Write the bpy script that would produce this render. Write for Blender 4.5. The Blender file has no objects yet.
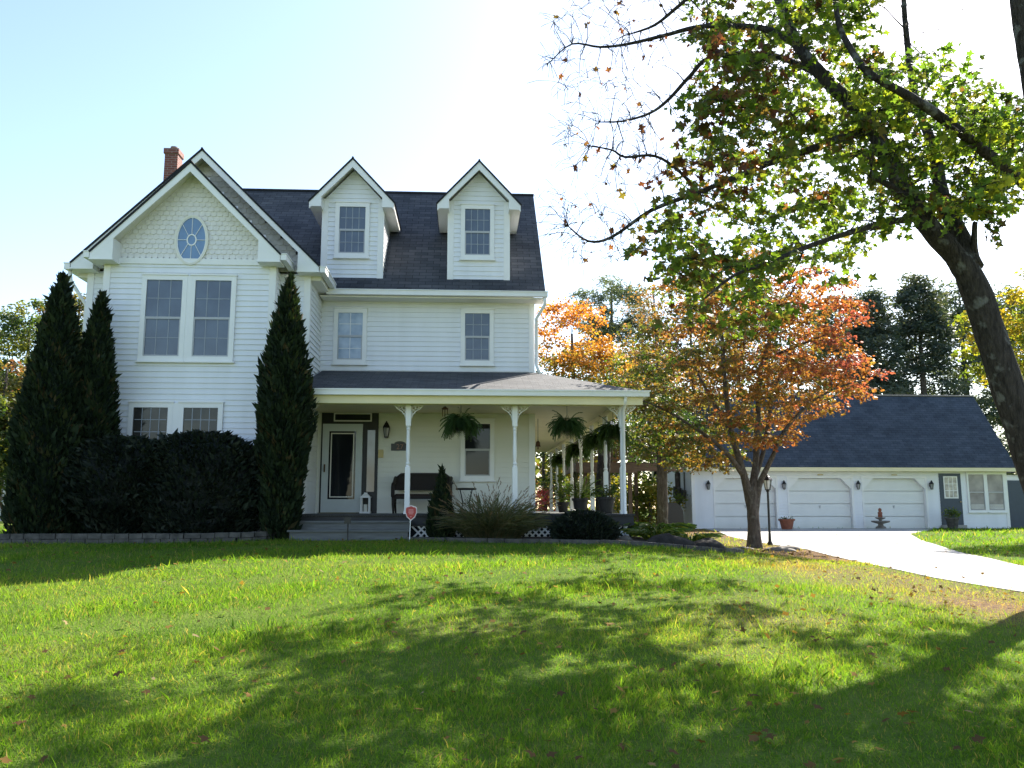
import bpy, math, random
import numpy as np
from mathutils import Vector, Matrix

R = math.radians
scn = bpy.context.scene
COL = scn.collection
random.seed(7)
rng = np.random.default_rng(11)

# ------------------------------------------------------------------ camera
CF, CTH, CYA, CZ = 850.0, R(8.3), R(3.0), 1.6
cam_d = bpy.data.cameras.new('camera')
cam_d.sensor_width = 36
cam_d.lens = CF / 1024 * 36
cam_d.clip_start = .05
cam_d.clip_end = 3000
cam = bpy.data.objects.new('camera', cam_d)
COL.objects.link(cam)
cam.location = (0, 0, CZ)
cam.rotation_euler = (R(90) + CTH, 0, -CYA)
scn.camera = cam

# ------------------------------------------------------------------ sky + sun
SAZ, SEL = R(36.5), R(38.5)
SUN = Vector((math.sin(SAZ) * math.cos(SEL), math.cos(SAZ) * math.cos(SEL), math.sin(SEL)))
world = bpy.data.worlds.new('World')
scn.world = world
world.use_nodes = True
wn = world.node_tree
bg = wn.nodes['Background']
sky = wn.nodes.new('ShaderNodeTexSky')
sky.sky_type = 'NISHITA'
sky.sun_disc = False
sky.sun_elevation = SEL
sky.sun_rotation = SAZ
sky.air_density = 1.0
sky.dust_density = .7
sky.ozone_density = .4
wn.links.new(sky.outputs[0], bg.inputs[0])
bg.inputs[1].default_value = 0.092
sl = bpy.data.lights.new('sun', 'SUN')
sl.energy = 5.0
sl.angle = R(.5)
sl.color = (1, .93, .82)
so = bpy.data.objects.new('sun', sl)
COL.objects.link(so)
so.rotation_euler = (-SUN).to_track_quat('-Z', 'Y').to_euler()
vs = scn.view_settings
vs.view_transform = 'Standard'
vs.look = 'None'
vs.exposure = 1.80
vs.gamma = 1
vs.use_curve_mapping = False
scn.render.engine = 'CYCLES'
scn.cycles.max_bounces = 8
scn.cycles.transparent_max_bounces = 8

# ------------------------------------------------------------------ measuring helpers
_c, _s, _cy, _sy = math.cos(CTH), math.sin(CTH), math.cos(CYA), math.sin(CYA)
_F = Vector((_sy * _c, _cy * _c, _s))
_R = Vector((_cy, -_sy, 0))
_U = Vector((-_sy * _s, -_cy * _s, _c))


def P(u, v, Y):
    """surveyed point: sight line (u, v) met at distance Y"""
    q = _F + _R * ((u - 512) / CF) + _U * ((384 - v) / CF)
    t = Y / q.y
    return Vector((q.x * t, Y, CZ + q.z * t))


LPR = ([-40, 0, 5, 10, 15, 17, 60], [-.3, 0, .28, .62, .93, 1.0, 1.0])
RPR = ([-40, 0, 5, 10, 15, 22, 30, 37, 60], [-.3, 0, .22, .42, .56, .57, .66, .72, .8])


def hgt(x, y):
    x = np.asarray(x, float)
    y = np.asarray(y, float)
    s = np.clip((x - 2.5) / 5.5, 0, 1)
    s = s * s * (3 - 2 * s)
    return np.interp(y, *LPR) * (1 - s) + np.interp(y, *RPR) * s


def H(x, y):
    return float(hgt(x, y))


# ------------------------------------------------------------------ materials
def nodes(name):
    m = bpy.data.materials.new(name)
    m.use_nodes = True
    nt = m.node_tree
    return m, nt, nt.nodes['Principled BSDF']


def mat(name, c, rough=.6, var=.12, scale=6.0, metal=0, bump=0, bscale=60, spec=.5, stretch=None, c2=None, detail=6):
    m, nt, b = nodes(name)
    tc = nt.nodes.new('ShaderNodeTexCoord')
    mp = nt.nodes.new('ShaderNodeMapping')
    if stretch:
        mp.inputs['Scale'].default_value = stretch
    nt.links.new(tc.outputs['Object'], mp.inputs[0])
    n = nt.nodes.new('ShaderNodeTexNoise')
    n.inputs['Scale'].default_value = scale
    n.inputs['Detail'].default_value = detail
    nt.links.new(mp.outputs[0], n.inputs[0])
    r = nt.nodes.new('ShaderNodeValToRGB')
    r.color_ramp.elements[0].position = .3
    r.color_ramp.elements[1].position = .7
    a = c2 or tuple(max(0, x * (1 - var)) for x in c)
    d = c if c2 else tuple(min(1, x * (1 + var)) for x in c)
    r.color_ramp.elements[0].color = (*a, 1)
    r.color_ramp.elements[1].color = (*d, 1)
    nt.links.new(n.outputs[0], r.inputs[0])
    nt.links.new(r.outputs[0], b.inputs['Base Color'])
    b.inputs['Roughness'].default_value = rough
    b.inputs['Metallic'].default_value = metal
    b.inputs['Specular IOR Level'].default_value = spec
    if bump:
        n2 = nt.nodes.new('ShaderNodeTexNoise')
        n2.inputs['Scale'].default_value = bscale
        n2.inputs['Detail'].default_value = 8
        nt.links.new(mp.outputs[0], n2.inputs[0])
        bp = nt.nodes.new('ShaderNodeBump')
        bp.inputs['Strength'].default_value = bump
        bp.inputs['Distance'].default_value = .02
        nt.links.new(n2.outputs[0], bp.inputs['Height'])
        nt.links.new(bp.outputs[0], b.inputs['Normal'])
    return m


def shingle_mat(name, c1, c2, mortar, bw=.32, rh=.14, warm=None):
    m, nt, b = nodes(name)
    uv = nt.nodes.new('ShaderNodeTexCoord')
    br = nt.nodes.new('ShaderNodeTexBrick')
    br.inputs['Scale'].default_value = 1
    br.inputs['Brick Width'].default_value = bw
    br.inputs['Row Height'].default_value = rh
    br.inputs['Mortar Size'].default_value = .008
    br.inputs['Mortar Smooth'].default_value = .3
    br.inputs['Bias'].default_value = 0
    br.inputs['Color1'].default_value = (*c1, 1)
    br.inputs['Color2'].default_value = (*c2, 1)
    br.inputs['Mortar'].default_value = (*mortar, 1)
    br.offset = .5
    nt.links.new(uv.outputs['UV'], br.inputs['Vector'])
    n = nt.nodes.new('ShaderNodeTexNoise')
    n.inputs['Scale'].default_value = 1.1
    n.inputs['Detail'].default_value = 7
    n.inputs['Roughness'].default_value = .7
    nt.links.new(uv.outputs['UV'], n.inputs[0])
    r = nt.nodes.new('ShaderNodeValToRGB')
    r.color_ramp.elements[0].position = .35
    r.color_ramp.elements[0].color = (.72, .72, .72, 1)
    r.color_ramp.elements[1].position = .68
    r.color_ramp.elements[1].color = (1.3, 1.25, 1.2, 1)
    nt.links.new(n.outputs[0], r.inputs[0])
    mx = nt.nodes.new('ShaderNodeMix')
    mx.data_type = 'RGBA'
    mx.blend_type = 'MULTIPLY'
    mx.inputs[0].default_value = 1
    nt.links.new(br.outputs[0], mx.inputs[6])
    nt.links.new(r.outputs[0], mx.inputs[7])
    nt.links.new(mx.outputs[2], b.inputs['Base Color'])
    b.inputs['Roughness'].default_value = .85
    b.inputs['Specular IOR Level'].default_value = .35
    n2 = nt.nodes.new('ShaderNodeTexNoise')
    n2.inputs['Scale'].default_value = 90
    nt.links.new(uv.outputs['UV'], n2.inputs[0])
    ad = nt.nodes.new('ShaderNodeMath')
    ad.operation = 'MULTIPLY_ADD'
    ad.inputs[1].default_value = -1.0
    nt.links.new(br.outputs[1], ad.inputs[0])
    nt.links.new(n2.outputs[0], ad.inputs[2])
    bp = nt.nodes.new('ShaderNodeBump')
    bp.inputs['Strength'].default_value = .6
    bp.inputs['Distance'].default_value = .012
    nt.links.new(ad.outputs[0], bp.inputs['Height'])
    nt.links.new(bp.outputs[0], b.inputs['Normal'])
    return m


def brick_mat(name, c1, c2, mortar, bw=.2, rh=.067):
    m, nt, b = nodes(name)
    uv = nt.nodes.new('ShaderNodeTexCoord')
    br = nt.nodes.new('ShaderNodeTexBrick')
    br.inputs['Scale'].default_value = 1
    br.inputs['Brick Width'].default_value = bw
    br.inputs['Row Height'].default_value = rh
    br.inputs['Mortar Size'].default_value = .008
    br.inputs['Color1'].default_value = (*c1, 1)
    br.inputs['Color2'].default_value = (*c2, 1)
    br.inputs['Mortar'].default_value = (*mortar, 1)
    nt.links.new(uv.outputs['UV'], br.inputs['Vector'])
    nt.links.new(br.outputs[0], b.inputs['Base Color'])
    b.inputs['Roughness'].default_value = .9
    return m


def leaf_mat(name, stops, trans=.45, rough=.5, spec=.3, glow=1.0):
    """stops: [(pos, rgb)...] looked up by the per-leaf 'tint' attribute"""
    m, nt, b = nodes(name)
    at = nt.nodes.new('ShaderNodeAttribute')
    at.attribute_name = 'tint'
    r = nt.nodes.new('ShaderNodeValToRGB')
    el = r.color_ramp.elements
    while len(el) < len(stops):
        el.new(.5)
    for e, (p, c) in zip(el, stops):
        e.position = p
        e.color = (*c, 1)
    nt.links.new(at.outputs['Fac'], r.inputs[0])
    nt.links.new(r.outputs[0], b.inputs['Base Color'])
    b.inputs['Roughness'].default_value = rough
    b.inputs['Specular IOR Level'].default_value = spec
    tr = nt.nodes.new('ShaderNodeBsdfTranslucent')
    br = nt.nodes.new('ShaderNodeMix')
    br.data_type = 'RGBA'
    br.blend_type = 'MULTIPLY'
    br.inputs[0].default_value = 1
    br.inputs[7].default_value = (1.9 * glow, 1.9 * glow, .65 * glow, 1)
    nt.links.new(r.outputs[0], br.inputs[6])
    nt.links.new(br.outputs[2], tr.inputs[0])
    mx = nt.nodes.new('ShaderNodeMixShader')
    mx.inputs[0].default_value = trans
    nt.links.new(b.outputs[0], mx.inputs[1])
    nt.links.new(tr.outputs[0], mx.inputs[2])
    nt.links.new(mx.outputs[0], nt.nodes['Material Output'].inputs[0])
    return m


def glass_mat(name, c, rough=.04, c2=None, scale=1.2):
    m = mat(name, c, rough=rough, var=.25, scale=scale, spec=.3 if c[0] < .07 else .55, c2=c2, detail=2)
    nt = m.node_tree
    g_ = nt.nodes.new('ShaderNodeNewGeometry')
    mp = next(n for n in nt.nodes if n.type == 'MAPPING')
    nt.links.new(g_.outputs['Position'], mp.inputs[0])
    return m


M = {}
M['psiding'] = mat('porch siding with warm bounce tint', (.74, .735, .67), .5, .03, 1.5)  # warm bounce from ceiling, floor and lawn is put into this siding colour
M['siding'] = mat('white vinyl siding', (.81, .825, .87), .45, .03, 1.5, stretch=(2.2, 2.2, .35), c2=(.74, .755, .79))
M['trim'] = mat('white trim paint', (.80, .80, .80), .4, .03, 3)
M['sdoor'] = mat('pale grey storm door', (.52, .57, .59), .4, .03)
M['cream'] = mat('cream porch paint with lawn bounce', (.76, .68, .44), .5, .05, 2)  # cream paint, its yellow deepened to carry light bounced off the lawn
M['soffit'] = mat('soffit paint', (.74, .72, .66), .6, .04, 2)
M['gshake'] = mat('white scallop shingle', (.74, .72, .71), .6, .07, 9)
M['greyshake'] = mat('grey gable shake', (.58, .56, .53), .75, .12, 9)  # grey tone, darker than the bay gable scallops
M['roof'] = shingle_mat('charcoal shingle', (.041, .047, .058), (.080, .086, .098), (.016, .018, .023))
M['groof'] = shingle_mat('blue grey shingle', (.036, .050, .072), (.058, .074, .100), (.016, .022, .034))
M['proof'] = shingle_mat('porch shingle', (.045, .050, .060), (.082, .086, .095), (.02, .021, .024))
M['nroof'] = shingle_mat('grey shingle', (.11, .11, .12), (.16, .16, .17), (.06, .06, .06))
M['brick'] = brick_mat('chimney brick', (.22, .07, .05), (.15, .045, .035), (.25, .2, .18))
M['pane'] = glass_mat('screened glass with painted sky', (.10, .13, .185), .12, (.07, .09, .135), 2.5)  # insect screen, with the blue sky reflection put into the base colour
M['panedark'] = glass_mat('dark window glass', (.022, .026, .030), .03, (.010, .012, .015))
M['panewarm'] = glass_mat('shaded window glass', (.060, .055, .045), .08, (.02, .022, .025), 4)
M['paneblue'] = glass_mat('curtained glass with painted reflection', (.42, .50, .62), .15, (.22, .30, .42), 5)  # pale curtain, with a bright reflection painted into the same colour
M['paneoval'] = glass_mat('oval window glass', (.16, .27, .46), .06, (.12, .20, .36), 3)
M['panegar'] = glass_mat('garage glass with painted reflection', (.30, .31, .32), .06, (.13, .145, .165), 2.2)  # pale mottling stands for reflected trees, put into the glass colour
M['muntin'] = mat('window grille', (.30, .33, .38), .5, .03)
M['sash'] = mat('window sash', (.42, .43, .46), .5, .03)
M['black'] = mat('black paint', (.005, .005, .006), .4, .2)
M['doorblk'] = mat('door frame dark paint', (.009, .010, .013), .5, .15)
M['bronze'] = mat('bronze', (.10, .055, .03), .4, .2, metal=.6)
M['navy'] = mat('slate blue door paint', (.038, .055, .085), .45, .08)
M['deck'] = mat('grey deck boards', (.105, .112, .115), .7, .2, 3, stretch=(1, 8, 8), bump=.2)
M['deckdark'] = mat('dark deck edge', (.028, .028, .030), .7, .2)
M['latticebk'] = mat('crawl space shade panel', (.008, .010, .016), .9)
M['paver'] = mat('grey edging stone', (.080, .076, .070), .95, .45, 7, bump=.5, bscale=30)
M['rock'] = mat('field rock', (.13, .118, .105), .9, .3, 3, bump=.8, bscale=9)
M['rockdark'] = mat('dark rock', (.032, .029, .028), .95, .45, 5, bump=1, bscale=14, spec=.15)
M['concrete'] = mat('concrete drive', (.33, .32, .30), .85, .2, .8, bump=.15, bscale=40)
M['mulch'] = mat('mulch', (.045, .032, .024), .95, .4, 20, bump=.8, bscale=30)
M['wood'] = mat('weathered brown lumber', (.13, .08, .048), .75, .25, 3, stretch=(1, 1, 6), bump=.2)
M['terra'] = mat('terracotta', (.24, .085, .05), .8, .15, 8)
M['planter'] = mat('dark planter', (.013, .011, .010), .6, .2)
M['wicker'] = mat('dark wicker', (.016, .011, .009), .6, .4, 70, bump=1, bscale=90)
M['cush'] = mat('brown cushion', (.026, .015, .011), .9, .2)
M['red'] = mat('red sign', (.40, .03, .03), .4, .06)
M['pinkish'] = mat('pale sign print', (.62, .22, .21), .5, .05)
M['signwhite'] = mat('sign border', (.7, .62, .62), .5, .05)
M['gold'] = mat('gold paint', (.50, .38, .16), .4, .1, metal=.4)
M['tan'] = mat('tan mailbox', (.55, .44, .20), .5, .08)
M['stonepale'] = mat('pale cast stone', (.17, .155, .14), .85, .2, 12, bump=.3)
M['gdoor'] = mat('garage door paint', (.76, .77, .77), .5, .03, 2)
M['lampglass'] = mat('frosted glass', (.75, .76, .76), .2, .03)
M['lampgrey'] = mat('grey lantern glass', (.30, .31, .32), .15, .1)
M['mat'] = mat('door mat', (.16, .13, .06), .95, .2)
def bark_mat(name, c1, c2, lichen, amt):
    m, nt, b = nodes(name)
    tc = nt.nodes.new('ShaderNodeTexCoord')
    mp = nt.nodes.new('ShaderNodeMapping')
    mp.inputs['Scale'].default_value = (1, 1, .22)
    nt.links.new(tc.outputs['Object'], mp.inputs[0])
    n = nt.nodes.new('ShaderNodeTexNoise')
    n.inputs['Scale'].default_value = 22
    n.inputs['Detail'].default_value = 9
    n.inputs['Roughness'].default_value = .7
    nt.links.new(mp.outputs[0], n.inputs[0])
    r = nt.nodes.new('ShaderNodeValToRGB')
    r.color_ramp.elements[0].position, r.color_ramp.elements[0].color = .36, (*c1, 1)
    r.color_ramp.elements[1].position, r.color_ramp.elements[1].color = .66, (*c2, 1)
    nt.links.new(n.outputs[0], r.inputs[0])
    n2 = nt.nodes.new('ShaderNodeTexNoise')
    n2.inputs['Scale'].default_value = 5.5
    n2.inputs['Detail'].default_value = 5
    nt.links.new(tc.outputs['Object'], n2.inputs[0])
    r2 = nt.nodes.new('ShaderNodeValToRGB')
    r2.color_ramp.elements[0].position, r2.color_ramp.elements[0].color = .58, (0, 0, 0, 1)
    r2.color_ramp.elements[1].position, r2.color_ramp.elements[1].color = .68, (amt, amt, amt, 1)
    nt.links.new(n2.outputs[0], r2.inputs[0])
    mx = nt.nodes.new('ShaderNodeMix')
    mx.data_type = 'RGBA'
    nt.links.new(r2.outputs[0], mx.inputs[0])
    nt.links.new(r.outputs[0], mx.inputs[6])
    mx.inputs[7].default_value = (*lichen, 1)
    nt.links.new(mx.outputs[2], b.inputs['Base Color'])
    b.inputs['Roughness'].default_value = .95
    b.inputs['Specular IOR Level'].default_value = .2
    v = nt.nodes.new('ShaderNodeTexVoronoi')
    v.feature = 'DISTANCE_TO_EDGE'
    v.inputs['Scale'].default_value = 26
    nt.links.new(mp.outputs[0], v.inputs['Vector'])
    ad = nt.nodes.new('ShaderNodeMath')
    ad.operation = 'MULTIPLY_ADD'
    ad.inputs[1].default_value = .8
    nt.links.new(v.outputs[0], ad.inputs[0])
    nt.links.new(n.outputs[0], ad.inputs[2])
    bp = nt.nodes.new('ShaderNodeBump')
    bp.inputs['Strength'].default_value = 1
    bp.inputs['Distance'].default_value = .05
    nt.links.new(ad.outputs[0], bp.inputs['Height'])
    nt.links.new(bp.outputs[0], b.inputs['Normal'])
    return m


M['bark'] = bark_mat('grey brown bark', (.06, .05, .042), (.15, .125, .105), (.22, .22, .19), .5)
M['barkdark'] = bark_mat('dark bark', (.022, .019, .017), (.075, .064, .056), (.19, .19, .175), .75)

# foliage palettes
M['lf_big'] = leaf_mat('big tree leaves', [(0, (.055, .018, .018)), (.18, (.09, .036, .022)), (.32, (.085, .075, .025)), (.5, (.050, .082, .020)),
                                           (.75, (.080, .125, .022)), (1, (.18, .19, .03))], .55, glow=1.4)
M['lf_up'] = leaf_mat('upright maple leaves', [(0, (.05, .03, .02)), (.2, (.05, .08, .022)), (.6, (.065, .12, .025)), (1, (.19, .20, .03))], .55, glow=1.35)
M['lf_maple'] = leaf_mat('red maple leaves', [(0, (.055, .085, .025)), (.2, (.11, .10, .034)), (.42, (.175, .092, .038)), (.65, (.215, .080, .038)),
                                              (.82, (.185, .052, .045)), (1, (.21, .05, .075))], .5, glow=1.2)
M['lf_orange'] = leaf_mat('orange leaves', [(0, (.04, .09, .02)), (.35, (.11, .12, .035)), (.55, (.24, .14, .04)), (1, (.33, .12, .035))], .5, glow=1.25)
M['lf_brown'] = leaf_mat('brown pink leaves', [(0, (.07, .075, .03)), (.5, (.20, .11, .06)), (1, (.30, .15, .10))], .4)
M['lf_green'] = leaf_mat('mixed green leaves', [(0, (.025, .05, .018)), (.5, (.055, .09, .025)), (1, (.15, .15, .035))], .4)
M['lf_olive'] = leaf_mat('olive autumn leaves', [(0, (.05, .07, .025)), (.5, (.10, .11, .035)), (.85, (.16, .13, .045)), (1, (.18, .07, .045))], .4)
M['lf_yel'] = leaf_mat('yellow green leaves', [(0, (.07, .11, .025)), (.5, (.18, .19, .03)), (1, (.32, .22, .035))], .5)
M['lf_pine'] = leaf_mat('blue green needles', [(0, (.045, .068, .062)), (.5, (.08, .108, .090)), (1, (.14, .16, .11))], .3, .6)
M['lf_spruce'] = leaf_mat('dark needles', [(0, (.030, .048, .044)), (.6, (.060, .082, .068)), (1, (.12, .125, .085))], .25, .6)
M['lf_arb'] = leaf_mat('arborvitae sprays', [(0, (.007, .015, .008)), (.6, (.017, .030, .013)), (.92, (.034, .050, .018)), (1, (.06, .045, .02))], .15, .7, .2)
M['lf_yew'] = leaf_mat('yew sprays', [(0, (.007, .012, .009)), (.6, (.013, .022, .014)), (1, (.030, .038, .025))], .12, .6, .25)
M['lf_fern'] = leaf_mat('fern fronds', [(0, (.035, .07, .028)), (.6, (.065, .12, .045)), (1, (.12, .18, .07))], .4)
M['lf_lush'] = leaf_mat('lush perennial leaves', [(0, (.04, .08, .02)), (.6, (.08, .13, .03)), (1, (.2, .2, .05))], .45)
M['lf_grass'] = leaf_mat('ornamental grass', [(0, (.045, .065, .035)), (.5, (.10, .105, .055)), (.8, (.17, .125, .075)), (1, (.17, .08, .065))], .35)
M['lf_pink'] = leaf_mat('pink bloom', [(0, (.04, .08, .02)), (.4, (.45, .06, .12)), (1, (.6, .12, .18))], .4)
M['lf_lawn'] = leaf_mat('lawn blades', [(0, (.050, .115, .016)), (.35, (.100, .190, .022)), (.6, (.160, .235, .034)), (.8, (.27, .24, .08)), (1, (.28, .18, .095))], .52, .65, .1)
M['lf_litter'] = leaf_mat('fallen leaves', [(0, (.085, .052, .028)), (.5, (.155, .09, .038)), (.85, (.27, .17, .045)), (1, (.24, .19, .13))], .25, .9, .03)


def lawn_ground():
    m, nt, b = nodes('lawn soil and turf')
    tc = nt.nodes.new('ShaderNodeTexCoord')
    n = nt.nodes.new('ShaderNodeTexNoise')
    n.inputs['Scale'].default_value = .9
    n.inputs['Detail'].default_value = 9
    n.inputs['Roughness'].default_value = .7
    nt.links.new(tc.outputs['Object'], n.inputs[0])
    r = nt.nodes.new('ShaderNodeValToRGB')
    e = r.color_ramp.elements
    e[0].position, e[0].color = .3, (.055, .105, .015, 1)
    e[1].position, e[1].color = .7, (.125, .165, .032, 1)
    nt.links.new(n.outputs[0], r.inputs[0])
    at = nt.nodes.new('ShaderNodeAttribute')
    at.attribute_name = 'dry'
    r3 = nt.nodes.new('ShaderNodeValToRGB')
    r3.color_ramp.elements[0].position, r3.color_ramp.elements[0].color = .3, (.10, .062, .036, 1)
    r3.color_ramp.elements[1].position, r3.color_ramp.elements[1].color = .7, (.22, .145, .085, 1)
    n3 = nt.nodes.new('ShaderNodeTexNoise')
    n3.inputs['Scale'].default_value = 14
    n3.inputs['Detail'].default_value = 8
    nt.links.new(tc.outputs['Object'], n3.inputs[0])
    nt.links.new(n3.outputs[0], r3.inputs[0])
    mx = nt.nodes.new('ShaderNodeMix')
    mx.data_type = 'RGBA'
    nt.links.new(at.outputs['Fac'], mx.inputs[0])
    nt.links.new(r.outputs[0], mx.inputs[6])
    nt.links.new(r3.outputs[0], mx.inputs[7])
    nt.links.new(mx.outputs[2], b.inputs['Base Color'])
    b.inputs['Roughness'].default_value = 1
    b.inputs['Specular IOR Level'].default_value = .05
    n2 = nt.nodes.new('ShaderNodeTexNoise')
    n2.inputs['Scale'].default_value = 40
    nt.links.new(tc.outputs['Object'], n2.inputs[0])
    bp = nt.nodes.new('ShaderNodeBump')
    bp.inputs['Distance'].default_value = .04
    nt.links.new(n2.outputs[0], bp.inputs['Height'])
    nt.links.new(bp.outputs[0], b.inputs['Normal'])
    return m


M['ground'] = lawn_ground()

# ------------------------------------------------------------------ mesh builder
W = {}      # world origin of every object built


def wpos(o):
    return W.get(o.name, Vector((0, 0, 0)))


def link(name, me, m, parent=None, origin=None, smooth=False):
    """link a world-space mesh; its origin goes to its own middle"""
    n = len(me.vertices)
    co = np.empty(n * 3, np.float32)
    me.vertices.foreach_get('co', co)
    co = co.reshape(-1, 3)
    c = np.array(origin if origin is not None else (co.min(0) + co.max(0)) / 2)
    co = co - c
    me.vertices.foreach_set('co', co.astype(np.float32).ravel())
    me.materials.append(m)
    if smooth:
        me.polygons.foreach_set('use_smooth', np.ones(len(me.polygons), bool))
    me.update()
    o = bpy.data.objects.new(name, me)
    COL.objects.link(o)
    c = Vector(c.tolist())
    W[o.name] = c
    if parent:
        o.parent = parent
        o.location = c - wpos(parent)
    else:
        o.location = c
    return o


class MB:
    def __init__(s):
        s.v, s.f, s.uv = [], [], []

    def poly(s, pts, uv=None):
        i = len(s.v)
        s.v += [tuple(p) for p in pts]
        s.f.append(list(range(i, i + len(pts))))
        s.uv.append(uv if uv else [(0, 0)] * len(pts))

    def mesh(s, faces, verts):
        i = len(s.v)
        s.v += [tuple(p) for p in verts]
        for f in faces:
            s.f.append([k + i for k in f])
            s.uv.append([(0, 0)] * len(f))

    def box(s, x0, x1, y0, y1, z0, z1):
        v = [(x, y, z) for z in (z0, z1) for y in (y0, y1) for x in (x0, x1)]
        s.mesh([(0, 2, 3, 1), (4, 5, 7, 6), (0, 1, 5, 4), (1, 3, 7, 5), (3, 2, 6, 7), (2, 0, 4, 6)], v)

    def bar(s, a, b, w, h, up=(0, 0, 1)):
        a, b, up = Vector(a), Vector(b), Vector(up)
        d = (b - a).normalized()
        x = d.cross(up)
        if x.length < 1e-4:
            x = d.cross(Vector((1, 0, 0)))
        x.normalize()
        y = x.cross(d)
        v = []
        for p in (a, b):
            for sx, sy in ((-1, -1), (1, -1), (1, 1), (-1, 1)):
                v.append(p + x * (w / 2 * sx) + y * (h / 2 * sy))
        s.mesh([(0, 1, 2, 3), (7, 6, 5, 4), (0, 4, 5, 1), (1, 5, 6, 2), (2, 6, 7, 3), (3, 7, 4, 0)], v)

    def tube(s, pts, rad, n=8, wob=0):
        pts = [Vector(p) for p in pts]
        k = len(pts)
        if not hasattr(rad, '__len__'):
            rad = [rad] * k
        v = []
        x = None
        for i, p in enumerate(pts):
            d = (pts[min(i + 1, k - 1)] - pts[max(i - 1, 0)]).normalized()
            if x is None:
                x = d.cross(Vector((0, .3, 1)))
                if x.length < .05:
                    x = d.cross(Vector((1, 0, 0)))
            x = x - d * x.dot(d)
            x.normalize()
            y = d.cross(x)
            for j in range(n):
                a = 2 * math.pi * j / n
                r = rad[i] * (1 + (random.uniform(-wob, wob) if wob else 0))
                v.append(p + x * (math.cos(a) * r) + y * (math.sin(a) * r))
        f = []
        for i in range(k - 1):
            for j in range(n):
                a, b = i * n + j, i * n + (j + 1) % n
                f.append((a, b, b + n, a + n))
        f.append(tuple(range(n))[::-1])
        f.append(tuple(range((k - 1) * n, k * n)))
        s.mesh(f, v)

    def lathe(s, prof, c, n=16, sq=False):
        """prof: [(r, z)...]"""
        v = []
        for r, z in prof:
            for j in range(n):
                a = 2 * math.pi * (j + .5) / n
                v.append((c[0] + r * math.cos(a), c[1] + r * math.sin(a), c[2] + z))
        f = []
        for i in range(len(prof) - 1):
            for j in range(n):
                a, b = i * n + j, i * n + (j + 1) % n
                f.append((a, b, b + n, a + n))
        f.append(tuple(range(n))[::-1])
        f.append(tuple(range((len(prof) - 1) * n, len(prof) * n)))
        s.mesh(f, v)

    def prism(s, xz, y0, y1):
        k = len(xz)
        v = [(x, y0, z) for x, z in xz] + [(x, y1, z) for x, z in xz]
        f = [tuple(range(k)), tuple(range(k, 2 * k))[::-1]]
        for i in range(k):
            j = (i + 1) % k
            f.append((i, i + k, j + k, j))
        s.mesh(f, v)

    def prism_yz(s, yz, x0, x1):
        k = len(yz)
        v = [(x0, y, z) for y, z in yz] + [(x1, y, z) for y, z in yz]
        f = [tuple(range(k))[::-1], tuple(range(k, 2 * k))]
        for i in range(k):
            j = (i + 1) % k
            f.append((i, j, j + k, i + k))
        s.mesh(f, v)

    def slab(s, poly, t, o=None, e=None):
        """roof slab: poly seen from above (counter-clockwise), thickness t below it, UV in metres"""
        p = [Vector(q) for q in poly]
        nrm = (p[1] - p[0]).cross(p[2] - p[0]).normalized()
        if nrm.z < 0:
            p = p[::-1]
            nrm = -nrm
        o = Vector(o) if o is not None else p[0]
        e = Vector(e).normalized()
        g = nrm.cross(e)
        uv = [((q - o).dot(e), (q - o).dot(g)) for q in p]
        s.poly(p, uv)
        lo = [q - nrm * t for q in p]
        s.poly(lo[::-1])
        k = len(p)
        for i in range(k):
            j = (i + 1) % k
            s.poly([p[i], lo[i], lo[j], p[j]])

    def build(s, name, m, parent=None, smooth=False, origin=None, uv=False):
        me = bpy.data.meshes.new(name)
        me.from_pydata(s.v, [], s.f)
        l = me.uv_layers.new(name='UVMap')
        l.data.foreach_set('uv', np.array([c for f in s.uv for c in f], np.float32).ravel())
        return link(name, me, m, parent, origin, smooth)


def siding(mb, o, e, poly, course=.118, depth=.023):
    """lap siding on a convex outline: o corner, e along the wall, poly [(s, z)...]"""
    o = Vector(o)
    e = Vector(e).normalized()
    n = Vector((e.y, -e.x, 0))

    def span(z):
        xs = []
        k = len(poly)
        for i in range(k):
            (a, b), (c, d) = poly[i], poly[(i + 1) % k]
            if abs(b - d) < 1e-6:
                if abs(z - b) < 1e-6:
                    xs += [a, c]
            elif min(b, d) - 1e-6 <= z <= max(b, d) + 1e-6:
                xs.append(a + (c - a) * (z - b) / (d - b))
        return (min(xs), max(xs)) if xs else None
    z0, z1 = min(p[1] for p in poly), max(p[1] for p in poly)
    z = z0
    while z < z1 - 1e-3:
        zt = min(z + course, z1)
        a, b = span(z + 1e-5), span(zt - 1e-5)
        if a and b:
            def pt(s_, z_, d_):
                return o + e * s_ + n * d_ + Vector((0, 0, z_))
            mb.poly([pt(a[0], z, depth), pt(a[1], z, depth), pt(b[1], zt, .003), pt(b[0], zt, .003)])
            mb.poly([pt(a[0], z, 0), pt(a[1], z, 0), pt(a[1], z, depth), pt(a[0], z, depth)])
        z = zt


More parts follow.
